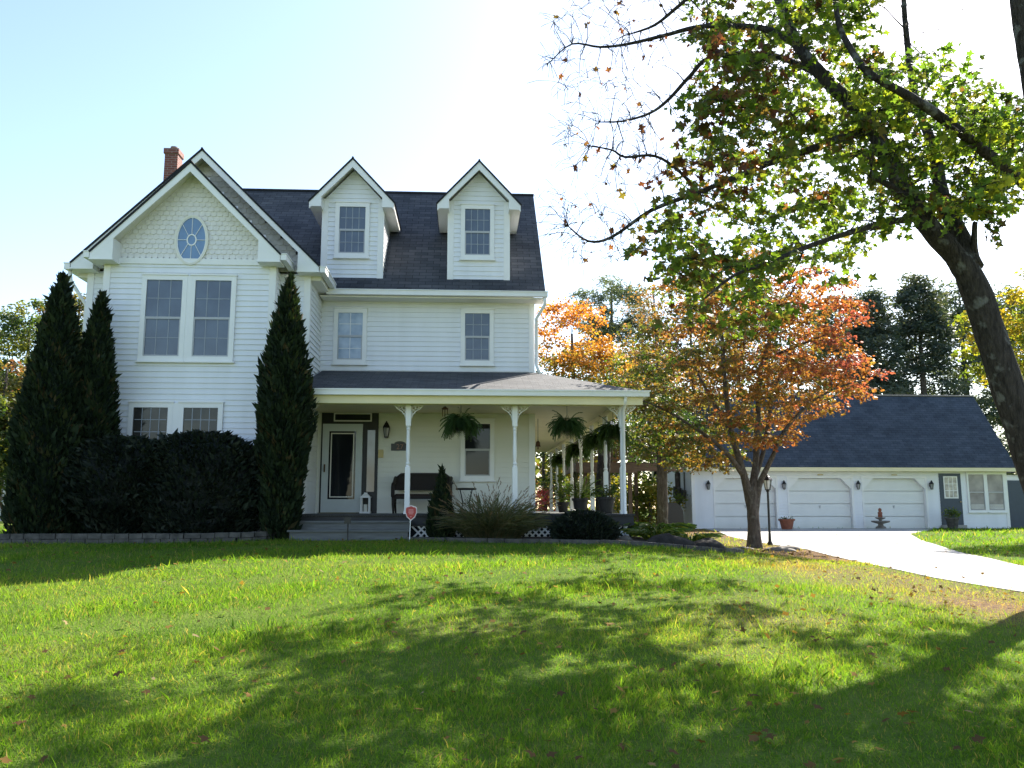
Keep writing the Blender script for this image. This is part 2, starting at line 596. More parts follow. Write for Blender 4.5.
def scallops(mb, o, e, poly, w=.125, h=.105, skip=None):
    o = Vector(o)
    e = Vector(e).normalized()
    n = Vector((e.y, -e.x, 0))
    z0, z1 = min(p[1] for p in poly), max(p[1] for p in poly)

    def inside(x, z):
        k = len(poly)
        sg = 0
        for i in range(k):
            (a, b), (c, d) = poly[i], poly[(i + 1) % k]
            cr = (c - a) * (z - b) - (d - b) * (x - a)
            if sg and cr * sg < 0:
                return False
            if abs(cr) > 1e-9:
                sg = 1 if cr > 0 else -1
        return True
    row = 0
    z = z0
    x0, x1 = min(p[0] for p in poly), max(p[0] for p in poly)
    while z < z1:
        x = x0 - w + (w / 2 if row % 2 else 0)
        while x < x1 + w:
            cx = x + w / 2
            if inside(cx, z + h * .5):
                j = random.uniform(-.002, .002)
                prof = [(0, .25), (.18, .06), (.5, 0), (.82, .06), (1, .25), (1, 1.35), (0, 1.35)]
                pts = [o + e * (x + a * w * .97) + n * (.018 + j - .014 * b) + Vector((0, 0, z + b * h)) for a, b in prof]
                mb.poly(pts)
                lo = [o + e * (x + a * w * .97) + n * 0.0 + Vector((0, 0, z + b * h)) for a, b in prof[:5]]
                for i in range(4):
                    mb.poly([lo[i], lo[i + 1], pts[i + 1], pts[i]])
            x += w
        z += h
        row += 1


# ------------------------------------------------------------------ naming helpers
def tag(o, label=None, cat=None, group=None, kind=None):
    if label:
        o['label'] = label
    if cat:
        o['category'] = cat
    if group:
        o['group'] = group
    if kind:
        o['kind'] = kind
    return o


def thing(name, label, cat, loc, group=None):
    o = bpy.data.objects.new(name, None)
    o.empty_display_size = .2
    COL.objects.link(o)
    o.location = loc
    W[o.name] = Vector(loc)
    return tag(o, label, cat, group)


def dup(o, loc, label, group=None, rz=0, sc=1.0):
    def cp(a, par):
        c = a.copy()
        COL.objects.link(c)
        c.parent = par
        for ch in a.children:
            cp(ch, c)
        return c
    r = cp(o, None)
    r.location = loc
    r.rotation_euler = (0, 0, rz)
    r.scale = (sc, sc, sc)
    r['label'] = label
    if group:
        r['group'] = group
    return r


# ------------------------------------------------------------------ foliage builder
DIAMOND = np.array([(0, 0, 0), (.30, .5, .06), (0, 1, 0), (-.30, .5, .06)], float)
BLADE = np.array([(-.5, 0, 0), (.5, 0, 0), (.32, .55, .02), (0, 1, .0), (-.32, .55, .02)], float)
NEEDLE = np.array([(-.07, 0, 0), (.07, 0, 0), (.0, 1, 0)], float)
SPRAY = np.array([(0, 0, 0), (.16, .30, .03), (.10, .62, 0), (0, 1, -.04), (-.10, .62, 0), (-.16, .30, .03)], float)
MAPLE = np.array([(0, 0, 0), (.30, .04, .02), (.22, .28, .0), (.58, .42, -.05), (.36, .58, 0), (.20, .62, .03), (0, 1.05, -.06),
                  (-.20, .62, .03), (-.36, .58, 0), (-.58, .42, -.05), (-.22, .28, 0), (-.30, .04, .02)], float)


def unit(a):
    return a / np.maximum(np.linalg.norm(a, axis=1, keepdims=True), 1e-9)


def leaves_mesh(name, C, D, S, T, shape, m, parent=None, width=1.0, Nrm=None, origin=None):
    """C centres (N,3), D growth directions, S sizes, T tints, template outline"""
    C, D, S, T = np.asarray(C, float), unit(np.asarray(D, float)), np.asarray(S, float), np.asarray(T, float)
    N, k = len(C), len(shape)
    ref = rng.normal(size=(N, 3)) if Nrm is None else np.asarray(Nrm, float)
    X = unit(np.cross(D, ref))
    Z = np.cross(X, D)
    V = (C[:, None, :] + (X[:, None, :] * shape[None, :, 0:1] * width + D[:, None, :] * shape[None, :, 1:2] + Z[:, None, :] * shape[None, :, 2:3]) * S[:, None, None])
    me = bpy.data.meshes.new(name)
    me.vertices.add(N * k)
    me.vertices.foreach_set('co', V.reshape(-1).astype(np.float32))
    me.loops.add(N * k)
    me.loops.foreach_set('vertex_index', np.arange(N * k, dtype=np.int32))
    me.polygons.add(N)
    me.polygons.foreach_set('loop_start', (np.arange(N) * k).astype(np.int32))
    me.polygons.foreach_set('loop_total', np.full(N, k, np.int32))
    at = me.attributes.new('tint', 'FLOAT', 'FACE')
    at.data.foreach_set('value', np.clip(T, 0, 1).astype(np.float32))
    me.update(calc_edges=True)
    return link(name, me, m, parent, origin)


class Skel:
    """branch skeleton that reaches out to attractors"""

    def __init__(s):
        s.p, s.r, s.tubes = [], [], []

    def limb(s, pts, rad, n=10, res=4, wob=.06):
        pts = [Vector(p) for p in pts]
        out, ro = [], []
        k = len(pts)
        for i in range(k - 1):
            p0, p1, p2, p3 = pts[max(i - 1, 0)], pts[i], pts[i + 1], pts[min(i + 2, k - 1)]
            for j in range(res):
                t = j / res
                q = .5 * ((2 * p1) + (p2 - p0) * t + (2 * p0 - 5 * p1 + 4 * p2 - p3) * t * t + (3 * p1 - p0 - 3 * p2 + p3) * t ** 3)
                out.append(q)
                ro.append(rad[i] + (rad[i + 1] - rad[i]) * t)
        out.append(pts[-1])
        ro.append(rad[-1])
        s.tubes.append((out, ro, n, wob))
        s.p += [tuple(q) for q in out]
        s.r += ro
        return out

    def reach(s, A, rmax=.05, sag=.1, tip=.004, k=.014, n=4, lim=None, up=0, bendy=.10):
        A = np.asarray(A, float)
        Pn = np.array(s.p)
        d = np.array([np.min(np.linalg.norm(Pn - a, axis=1)) for a in A])
        ends = []
        for i in np.argsort(d):
            a = A[i]
            Pn = np.array(s.p)
            rr = np.array(s.r)
            dist = np.linalg.norm(Pn - a, axis=1) + 6 * np.maximum(0, .008 - rr) / .008 * .15
            j = int(np.argmin(dist))
            q = Pn[j]
            L = float(np.linalg.norm(a - q))
            if lim and L > lim:
                continue
            r0 = min(rr[j] * .7, tip + k * L, rmax)
            side = rng.normal(size=3) * L * bendy
            m1 = q * .66 + a * .34 + side + np.array((0, 0, sag * L * .5 + up * L))
            m2 = q * .3 + a * .7 + side * .6 + np.array((0, 0, sag * L * .6 + up * L))
            ends.append((m2, a))
            pts = [q, m1, m2, a]
            rad = [r0, r0 * .75, max(tip, r0 * .5), tip]
            s.tubes.append(([Vector(x) for x in pts], rad, n, 0))
            s.p += [tuple(x) for x in pts[1:]]
            s.r += rad[1:]
        return ends

    def build(s, name, m, parent, first=0, last=None):
        mb = MB()
        for pts, rad, n, wob in s.tubes[first:last]:
            mb.tube(pts, rad, n, wob)
        return mb.build(name, m, parent, smooth=True)


def scatter(C, n, rad, flat=.8):
    """n leaves round each cluster centre"""
    C = np.asarray(C, float)
    K = len(C)
    d = rng.normal(size=(K * n, 3))
    d = unit(d) * (rng.random((K * n, 1)) ** .5)
    d[:, 2] *= flat
    rad = np.repeat(np.broadcast_to(rad, (K,)), n)
    return np.repeat(C, n, 0) + d * rad[:, None], d


def leafdirs(n, droop=.5):
    d = rng.normal(size=(n, 3))
    d[:, 2] = d[:, 2] * .5 - droop
    return d


def in_ell(e, n, shell=.35):
    """points in an ellipsoid, thinned toward its middle"""
    d = unit(rng.normal(size=(n, 3)))
    r = (shell + (1 - shell) * rng.random((n, 1))) ** (1 / 2.0)
    return np.array(e[:3]) + d * r * np.array(e[3:6])


def sprays(sk, A, nt, nl, L, rise=(-.4, .3), r0=.006, n=3, jit=.03):
    """leafy twiglets fanning out of every twig end; returns leaf places and growth directions"""
    A = np.asarray(A, float)
    K = len(A) * nt
    a = np.repeat(A, nt, 0)
    an = rng.uniform(0, 6.2832, K)
    d = unit(np.stack([np.cos(an), np.sin(an), rng.uniform(rise[0], rise[1], K)], -1))
    ln = (L * rng.uniform(.5, 1.25, K))[:, None]
    mid = a + d * ln * .55 + np.array((0, 0, .03)) * ln
    end = a + d * ln - np.array((0, 0, .12)) * ln
    for i in range(K):
        sk.tubes.append(([Vector(a[i]), Vector(mid[i]), Vector(end[i])], [r0, r0 * .7, r0 * .4], n, 0))
    t = (.25 + .78 * rng.random((K, nl)) ** .75)[:, :, None]
    C = np.where(t < .55, a[:, None] + (mid - a)[:, None] * (t / .55), mid[:, None] + (end - mid)[:, None] * ((t - .55) / .45))
    C = C.reshape(-1, 3) + rng.normal(0, jit, (K * nl, 3))
    side = np.stack([-d[:, 1], d[:, 0], np.zeros(K)], -1)
    sg = rng.choice([-1, 1], (K, nl, 1)) * rng.uniform(.3, 1, (K, nl, 1))
    D = (d[:, None] * .7 + side[:, None] * sg).reshape(-1, 3) + rng.normal(0, .25, (K * nl, 3)) - np.array((0, 0, .45))
    return C, D


def tree(name, label, cat, base, trunk, ells, per, nl, lsize, crad, lm, bark='bark', shape=DIAMOND, tintf=None, group=None, width=1.0, rmax=.06, flat=.6, lim=None, droop=.3):
    """trunk: [(pt, r)...]; ells: crown ellipsoids; per: clusters per ellipsoid"""
    root = thing(name, label, cat, base, group)
    sk = Skel()
    for t in trunk:
        sk.limb([p for p, r in t], [r for p, r in t])
    A = np.concatenate([in_ell(e, per) for e in ells])
    sk.reach(A, rmax=rmax, lim=lim)
    sk.build('trunk', M[bark], root)
    C, d = scatter(A, nl, crad * rng.uniform(.6, 1.3, len(A)), flat)
    base_t = rng.random(len(A)) if tintf is None else np.array([tintf(a) for a in A])
    T = np.repeat(base_t, nl) + rng.normal(0, .12, len(C))
    leaves_mesh('crown', C, leafdirs(len(C), droop), lsize * rng.uniform(.6, 1.25, len(C)), T, shape, M[lm], root, width)
    return root


# ================================================================== SETTING
NEAR = [(10.2, 36.95), (9.9, 33.5), (8.9, 29.0), (8.55, 25.2), (8.6, 21.5), (7.9, 18.2), (7.4, 15.2), (7.3, 13.2), (7.6, 11.5), (8.4, 9.6), (9.8, 7.2), (12, 4)]
FAR = [(20.6, 36.95), (18.6, 34.0), (16.2, 30.8), (14.2, 26.4), (12.6, 22.2), (11.5, 19.5), (10.85, 17.4), (10.2, 15.6), (9.9, 14.6), (10.8, 12.6), (12.6, 10), (15, 7)]


def fbm(X, Y, s, seed):
    r_ = np.random.default_rng(seed)
    o = np.zeros_like(X)
    a_ = 1.0
    for k in range(4):
        for _ in range(3):
            an = r_.uniform(0, 6.28)
            o += a_ * np.sin((X * math.cos(an) + Y * math.sin(an)) * s * r_.uniform(.7, 1.3) + r_.uniform(0, 6.28))
        s *= 2.1
        a_ *= .55
    return o / 4.0


def dry(X, Y):
    """how brown the turf is: along the driveway edge and in loose patches"""
    d = np.full(len(X), 9.0)
    for (ax, ay), (bx, by) in zip(NEAR, NEAR[1:]):
        for t_ in np.linspace(0, 1, 6):
            d = np.minimum(d, np.hypot(X - (ax + (bx - ax) * t_), Y - (ay + (by - ay) * t_)))
    return np.clip(1.35 - d / 2.7, 0, 1.1) * (.75 + .5 * fbm(X, Y, 1.1, 3)) + np.clip(fbm(X, Y, .9, 5) - .35, 0, 1) * .6


def terrain():
    xs = np.concatenate([np.linspace(-400, -16, 14), np.arange(-15.5, 30, .5), np.linspace(30.5, 400, 14)])
    ys = np.concatenate([np.linspace(-120, -2, 8), np.arange(-1, 42, .5), np.linspace(43, 700, 14)])
    X, Y = np.meshgrid(xs, ys)
    Z = hgt(X, Y) - .012
    v = np.stack([X, Y, Z], -1).reshape(-1, 3)
    nx, ny = len(xs), len(ys)
    f = [(j * nx + i, j * nx + i + 1, (j + 1) * nx + i + 1, (j + 1) * nx + i) for j in range(ny - 1) for i in range(nx - 1)]
    mb = MB()
    mb.mesh(f, v)
    g_ = mb.build('ground', M['ground'], smooth=True)
    at = g_.data.attributes.new('dry', 'FLOAT', 'POINT')
    at.data.foreach_set('value', np.clip(dry(v[:, 0], v[:, 1]), 0, 1).astype(np.float32))
    tag(g_, kind='structure')


terrain()

def ribbon(NE, FA, lift, name, m, kx=10, sub=6, edge=.08):
    mb = MB()

    def dense(L):
        o = []
        for (a, b) in zip(L, L[1:]):
            for i in range(sub):
                t = i / sub
                o.append((a[0] + (b[0] - a[0]) * t, a[1] + (b[1] - a[1]) * t))
        return o + [L[-1]]
    A, B = dense(NE), dense(FA)
    v, f = [], []
    for a, b in zip(A, B):
        for i in range(kx + 1):
            t = i / kx
            x, y = a[0] + (b[0] - a[0]) * t, a[1] + (b[1] - a[1]) * t
            v.append((x, y, H(x, y) + lift))
    w = kx + 1
    for j in range(len(A) - 1):
        for i in range(kx):
            f.append((j * w + i, j * w + i + 1, (j + 1) * w + i + 1, (j + 1) * w + i))
    k = len(v)
    for col in (0, kx):
        for j in range(len(A)):
            x, y, z = v[j * w + col]
            v.append((x, y, z - edge))
        s0 = k if col == 0 else k + len(A)
        for j in range(len(A) - 1):
            f.append((j * w + col, (j + 1) * w + col, s0 + j + 1, s0 + j))
    mb.mesh(f, v)
    return mb.build(name, m)


tag(ribbon(NEAR, FAR, .002, 'driveway', M['concrete'], 12), kind='structure')
# planting beds
BED_L = [(-10.5, 16.15), (-7.5, 16.15), (-5.2, 16.2), (-4.2, 16.45), (-3.55, 17.0)]
tag(ribbon([(x, y + .12) for x, y in BED_L], [(-10.5, 18.5), (-7.5, 18.4), (-5.2, 18.3), (-4.2, 18.3), (-3.55, 18.3)], .03, 'garden_bed', M['mulch'], 4), kind='structure')
BED_R = [(-1.15, 16.55), (0, 16.3), (1.2, 16.0), (2.2, 15.75), (3.0, 15.5), (3.8, 15.2), (4.6, 15.25), (5.1, 15.8)]
tag(ribbon([(x, y + .06) for x, y in BED_R], [(-1.15, 17.3), (0, 17.3), (1.2, 17.3), (2.2, 17.4), (3.4, 18.5), (4.0, 19.5), (4.8, 19.5), (5.4, 18.5)], .03, 'garden_bed', M['mulch'], 4), kind='structure')


def edging(name, label, path, bw, bh, bd, m, rows=1):
    mb = MB()
    L = []
    for a, b in zip(path, path[1:]):
        d = math.hypot(b[0] - a[0], b[1] - a[1])
        n = max(1, int(d / .04))
        L += [(a[0] + (b[0] - a[0]) * i / n, a[1] + (b[1] - a[1]) * i / n) for i in range(n)]
    L.append(path[-1])
    for r in range(rows):
        acc, i0 = 0, 0
        lim = bw * (1 if r % 2 == 0 else .5)
        for i in range(1, len(L)):
            acc += math.hypot(L[i][0] - L[i - 1][0], L[i][1] - L[i - 1][1])
            if acc >= lim:
                a, b = L[i0], L[i]
                z = H(*a) + r * bh + random.uniform(-.006, .006)
                p = Vector((a[0], a[1], z + bh * .5 - .03))
                q = Vector((b[0], b[1], H(*b) + r * bh + bh * .5 - .03))
                d = (q - p).normalized() * .006
                j = random.uniform(-.012, .012)
                mb.bar(p + d + Vector((0, j, 0)), q - d + Vector((0, j, 0)), bd, bh - .008)
                acc, i0 = 0, i
                lim = bw * random.uniform(.85, 1.15)
    return tag(mb.build(name, m), label, 'garden edging')


edging('stone_edging', 'two course grey block edging curving along the bed of the big dark shrub', BED_L, .24, .10, .14, M['paver'], 2)
edging('stone_edging', 'low flat grey stone edging winding along the bed from the steps to the rocks', BED_R, .34, .10, .16, M['paver'], 1)

# ================================================================== HOUSE
house = thing('house', 'white two and a half storey farmhouse with dark shingle roof, twin dormers and wraparound porch', 'house', (-2.5, 20, 1.0))
ZE = 6.62         # main eave underside level
XR, XW0, XW1 = 1.56, -8.23, -3.50      # main right wall, wing walls
YM, YW, YB = 20.0, 18.4, 17.9
BX0, BX1 = -7.68, -4.14
BC = (BX0 + BX1) / 2
WC = (XW0 + XW1) / 2
SL = 1.09

# --- walls
core = MB()
core.box(XW0 + .05, XR - .05, YM + .03, 26.2, .9, 6.7)
core.box(-6, XR - .05, 26.15, 33.4, .9, 5.0)
core.box(XW0 + .03, XW1 - .03, YW + .03, YM + .1, .9, 6.75)
core.box(BX0 + .03, BX1 - .03, YB + .03, YW + .1, .9, 6.8)
# gable cores
core.prism([(BX0 + .03, 6.75), (BX1 - .03, 6.75), (BC, 6.75 + (BX1 - BX0) / 2 * 1.0)], YB + .03, YW + .1)
core.prism([(XW0 + .03, 6.7), (XW1 - .03, 6.7), (WC, 6.7 + (XW1 - XW0) / 2 * .98)], YW + .03, 22)
core.prism_yz([(20.05, 6.6), (26.15, 6.6), (23.1, 9.75)], XW0 + .1, XR - .06)
s = core
siding(s, (-3.5, YM, 0), (1, 0, 0), [(0, 4.7), (5.06, 4.7), (5.06, 6.6), (0, 6.6)])
siding(s, (XW0, YW, 0), (1, 0, 0), [(0, 1.0), (XW1 - XW0, 1.0), (XW1 - XW0, 6.7), (0, 6.7)])
siding(s, (BX0, YB, 0), (1, 0, 0), [(0, 1.0), (BX1 - BX0, 1.0), (BX1 - BX0, 6.74), (0, 6.74)])
siding(s, (XW1, YW, 0), (0, 1, 0), [(0, 1.0), (YM - YW, 1.0), (YM - YW, 6.7), (0, 6.7)])
siding(s, (BX1, YB, 0), (0, 1, 0), [(0, 1.0), (YW - YB, 1.0), (YW - YB, 6.7), (0, 6.7)])
siding(s, (BX0, YW, 0), (0, -1, 0), [(0, 1.0), (YW - YB, 1.0), (YW - YB, 6.7), (0, 6.7)])
siding(s, (XW0, 26.2, 0), (0, -1, 0), [(0, 1.0), (7.8, 1.0), (7.8, 6.7), (0, 6.7)])
siding(s, (XR, YM, 0), (0, 1, 0), [(0, 1.48), (6.2, 1.48), (6.2, 6.6), (3.1, 9.9), (0, 6.6)])
siding(s, (XR, 26.2, 0), (0, 1, 0), [(0, 1.48), (7.2, 1.48), (7.2, 5.0), (0, 5.0)])
s.build('wall', M['siding'], house)
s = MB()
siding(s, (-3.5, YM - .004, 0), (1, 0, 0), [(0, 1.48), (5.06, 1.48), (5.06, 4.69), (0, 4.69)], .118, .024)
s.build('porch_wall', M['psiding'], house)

gs = MB()
scallops(gs, (BC, YB - .002, 0), (1, 0, 0), [(-1.95, 6.86), (1.95, 6.86), (0, 8.86)])
gs.build('gable_shingles', M['gshake'], house)
gs = MB()
scallops(gs, (WC, YW - .002, 0), (1, 0, 0), [(-2.5, 6.74), (2.5, 6.74), (0, 9.3)], .14, .12)
gs.build('upper_gable_shingles', M['greyshake'], house)

# --- corner boards and bands
cb = .11
for x, y in ((BX0, YB), (BX1, YB), (XW0, YW), (XW1, YW)):
    t = MB()
    sx = 1 if x in (BX0, XW0) else -1
    t.box(min(x, x + sx * cb) - (.028 if sx > 0 else 0), max(x, x + sx * cb) + (.028 if sx < 0 else 0), y - .030, y + .02, 1.0, 6.7)
    xo = x - sx * .032
    t.box(min(xo, x), max(xo, x), y + .0205, y + cb, 1.0, 6.7)
    t.build('corner_board', M['trim'], house)
t = MB()
t.box(XR - cb, XR + .032, YM - .034, YM + .02, 1.48, 6.6)
t.box(XR + .001, XR + .033, YM + .0205, YM + cb, 1.48, 6.6)
t.build('corner_board', M['trim'], house)
t = MB()
t.box(BX0 - .01, BX1 + .01, YB - .038, YB - .002, 6.73, 6.86)
t.build('gable_band', M['trim'], house)
t = MB()
t.box(-3.45, XR + .03, YM - .036, YM + .01, 6.44, 6.6)
t.build('frieze_board', M['trim'], house)


def gable_roof(parent, cx, zp, hw, m, yf, yb, ywall, t=.07, fas=.20, ret=.55, rm='roof', rh=.30, gut=None, returns=True, soffit='soffit'):
    """gable roof whose ridge runs along y: shingles, rake boards, soffit and cornice returns"""
    nx = math.hypot(1, m)
    tv = t * nx
    a = MB()
    for sg in (-1, 1):
        xe, ze = cx + sg * hw, zp - m * hw
        p = [(cx, yf - .02, zp), (xe + sg * .03, yf - .02, ze - .03 * m), (xe + sg * .03, yb, ze - .03 * m), (cx, yb, zp)]
        a.slab(p, t, (cx, yf, zp), (0, 1, 0))
    a.tube([(cx, yf - .021, zp - .01), (cx, yb, zp - .01)], .026, 6)
    rf = a.build('roof', M[rm], parent)
    b = MB()
    for sg in (-1, 1):
        xe, ze = cx + sg * hw, zp - m * hw
        f = fas * nx
        b.prism([(cx, zp - tv), (xe, ze - tv), (xe, ze - tv - f * .75), (xe - sg * .001, ze - tv - f * .75), (cx, zp - tv - f)], yf, yf + .035)
        if returns:
            q = xe - sg * ret
            zt = zp - tv - m * abs(q - cx)
            b.prism([(xe, ze - tv - .02), (xe, ze - tv - rh), (q, ze - tv - rh), (q, zt - f * .8)], yf + .002 if sg < 0 else yf + .0025, ywall + .02)
            b.box(min(xe, q) - .012, max(xe, q) + .012, yf - .012, ywall + .02, ze - tv - rh - .03, ze - tv - rh - .001)
    b.build('rake_board', M['trim'], rf)
    c = MB()
    for sg in (-1, 1):
        xe, ze = cx + sg * hw, zp - m * hw
        c.prism([(cx, zp - tv - .003), (xe, ze - tv - .003), (xe, ze - tv - .05), (cx, zp - tv - .05)], yf + .036, yb - .05)
    c.build('gable_soffit', M[soffit], rf)
    return rf


# bay gable, wing gable
gable_roof(house, BC, 8.90, 1.95, 1.02, 17.5, 18.36, 17.9, t=.04, fas=.13, rh=.12, ret=.46)
rfw = gable_roof(house, WC, 9.42, 2.62, .99, 18.05, 22.3, 18.4, t=.04, fas=.12, rh=.09, ret=.46)
for x, y0, y1, z in ((WC + 2.70, 18.06, 19.6, 6.68), (WC - 2.70, 18.06, 22, 6.68), (BC + 2.02, 17.5, 18.35, 6.78), (BC - 2.02, 17.5, 18.35, 6.78)):
    g = MB()
    g.box(x - .06, x + .06, y0, y1, z - .03, z + .09)
    g.box(x - .075, x + .075, y0 - .01, y1, z + .091, z + .11)
    g.build('gutter', M['trim'], rfw)
for x0, x1, y1 in ((WC + 2.0, WC + 2.615, 20.0), (WC - 2.615, WC - 2.0, 22.0)):
    g = MB()
    g.box(x0, x1, 18.42, y1, 6.56, 6.70)
    g.build('eave_soffit', M['soffit'], rfw)
g = MB()
g.tube([(WC - 2.70, 18.2, 6.64), (WC - 2.66, 18.2, 6.42), (XW0 - .05, 18.46, 5.95), (XW0 - .05, 18.46, 1.1)], .04, 8)
g.build('downspout', M['trim'], rfw, smooth=True)

# main roof
RY, RZ = 23.1, 10.40
ey, ez = 19.52, 6.645
a = MB()
a.slab([(-8.55, ey, ez), (1.82, ey, ez), (1.82, RY, RZ), (-8.55, RY, RZ)], .07, (-8.55, ey, ez), (1, 0, 0))
a.slab([(-8.55, RY, RZ), (1.82, RY, RZ), (1.82, 26.7, ez), (-8.55, 26.7, ez)], .07, (1.82, 26.7, ez), (-1, 0, 0))
a.tube([(-8.56, RY, RZ + .01), (1.83, RY, RZ + .01)], .04, 6)
mroof = a.build('roof', M['roof'], house)
for x in (-8.53, 1.78):
    g = MB()
    for y0, z0 in ((ey, ez), (26.7, ez)):
        g.bar((x, y0, z0 - .19), (x, RY, RZ - .19), .035, .17)
    g.build('rake_board', M['trim'], mroof)
g = MB()
g.box(-3.3, 1.86, ey - .13, ey - .02, ez - .13, ez - .01)
g.box(-3.3, 1.87, ey - .15, ey - .131, ez - .025, ez - .005)
g.build('gutter', M['trim'], mroof)
g = MB()
g.box(-3.45, 1.8, ey - .015, 20.0, ez - .17, ez - .135)
g.build('eave_soffit', M['soffit'], mroof)
g = MB()
g.tube([(1.8, ey - .07, ez - .12), (1.8, ey - .05, ez - .3), (1.63, 19.9, ez - .55), (1.63, 19.9, 4.95), (1.7, 19.8, 4.72)], .04, 8)
g.build('downspout', M['trim'], mroof, smooth=True)
# rear extension roof
a = MB()
a.slab([(-6.3, 26.1, 6.6), (1.9, 26.1, 6.6), (1.9, 33.8, 5.0), (-6.3, 33.8, 5.0)], .08, None, (1, 0, 0))
a.build('rear_roof', M['roof'], house)


# --- windows
def window(parent, x0, x1, z0, z1, y, pane='pane', cas=.10, nx=3, nz=2, split=True, sill=True, name='window', grid='muntin', casing='trim', mid=None):
    """sash window on a wall facing -y; x0..x1, z0..z1 is the glass area"""
    w = MB()
    yo, yi = y - .06, y - .032
    w.box(x0 - cas, x0, yo, y + .02, z0 - cas, z1 + cas)
    w.box(x1, x1 + cas, yo, y + .02, z0 - cas, z1 + cas)
    w.box(x0, x1, yo, y + .02, z1, z1 + cas)
    w.box(x0, x1, yo, y + .02, z0 - cas, z0)
    if sill:
        w.box(x0 - cas - .03, x1 + cas + .03, yo - .035, y + .02, z0 - cas - .035, z0 - cas - .001)
        w.box(x0 - cas - .015, x1 + cas + .015, yo - .02, y + .02, z1 + cas + .001, z1 + cas + .03)
    win = w.build(name, M[casing], parent)
    p = MB()
    p.box(x0 + .002, x1 - .002, yi, yi + .008, z0 + .002, z1 - .002)
    p.build('pane', M[pane], win)
    m = MB()
    zm = (z0 + z1) / 2
    if split:
        m.box(x0 + .001, x1 - .001, yi - .022, yi - .001, zm - .025, zm + .025)
        for xx in (x0 + .001, x1 - .026):
            m.box(xx, xx + .025, yi - .018, yi - .0012, z0 + .001, zm - .026)
        m.box(x0 + .027, x1 - .027, yi - .018, yi - .0012, z0 + .001, z0 + .03)
        m.build('sash', M['sash'], win)
        m = MB()
    if nx:
        for half, (a, b) in enumerate(((z0, zm - .026), (zm + .026, z1)) if split else ((z0, z1),)):
            for i in range(1, nx):
                xx = x0 + (x1 - x0) * i / nx
                m.box(xx - .007, xx + .007, yi - .006, yi - .0005, a + .002, b - .002)
            for k in range(1, nz):
                zz = a + (b - a) * k / nz
                m.box(x0 + .03, x1 - .03, yi - .0065, yi - .0007, zz - .007, zz + .007)
        m.build('window_grille', M[grid], win)
    return win


def pairfill(parent, x0, x1, z0, z1, y):
    """mullion trim between a pair of windows"""
    m = MB()
    m.box(x0, x1, y - .056, y + .02, z0, z1)
    m.build('window_mullion', M['trim'], parent)


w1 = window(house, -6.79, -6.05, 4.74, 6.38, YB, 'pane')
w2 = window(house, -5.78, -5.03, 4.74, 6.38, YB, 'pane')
pairfill(w1, -5.949, -5.881, 4.64, 6.48, YB)
w1 = window(house, -6.90, -6.20, 2.1, 3.66, YB, 'panewarm', nx=4, nz=3)
w2 = window(house, -5.88, -5.18, 2.1, 3.66, YB, 'panewarm', nx=4, nz=3)
pairfill(w1, -6.099, -5.981, 2.0, 3.76, YB)
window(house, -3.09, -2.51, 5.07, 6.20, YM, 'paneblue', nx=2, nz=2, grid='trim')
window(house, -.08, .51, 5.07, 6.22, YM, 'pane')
window(house, -.06, .53, 2.34, 3.56, YM - .012, 'panedark', nx=0)

# oval window
ov = MB()
oc, rx, rz = (-5.92, 7.27), .31, .51
K = 40


def ring(mb, rx0, rz0, rx1, rz1, y0, y1, c, k=K):
    for i in range(k):
        a, b = 2 * math.pi * i / k, 2 * math.pi * (i + 1) / k
        q = [(c[0] + r1 * math.cos(an), y, c[1] + r2 * math.sin(an)) for (r1, r2, y) in ((rx0, rz0, y1), (rx0, rz0, y0), (rx1, rz1, y0), (rx1, rz1, y1)) for an in (a, b)]
        mb.poly([q[0], q[1], q[3], q[2]])
        mb.poly([q[2], q[3], q[5], q[4]])
        mb.poly([q[4], q[5], q[7], q[6]])


ring(ov, rx + .045, rz + .045, rx, rz, YB - .055, YB + .0, oc)
ovo = ov.build('oval_window', M['soffit'], house)
p = MB()
p.poly([(oc[0] + rx * 1.01 * math.cos(2 * math.pi * i / K), YB - .028, oc[1] + rz * 1.01 * math.sin(2 * math.pi * i / K)) for i in range(K)][::-1])
p.build('pane', M['paneoval'], ovo)
p = MB()
ring(p, .105, .13, .08, .105, YB - .04, YB - .028, oc, 24)
ring(p, rx + .001, rz + .001, rx - .02, rz - .02, YB - .045, YB - .027, oc)
for i in range(8):
    an = math.pi / 2 + i * math.pi / 4
    p.bar((oc[0] + .095 * math.cos(an), YB - .034, oc[1] + .12 * math.sin(an)), (oc[0] + (rx - .01) * math.cos(an), YB - .034, oc[1] + (rz - .01) * math.sin(an)), .016, .01)
p.build('window_grille', M['trim'], ovo)

# --- dormers


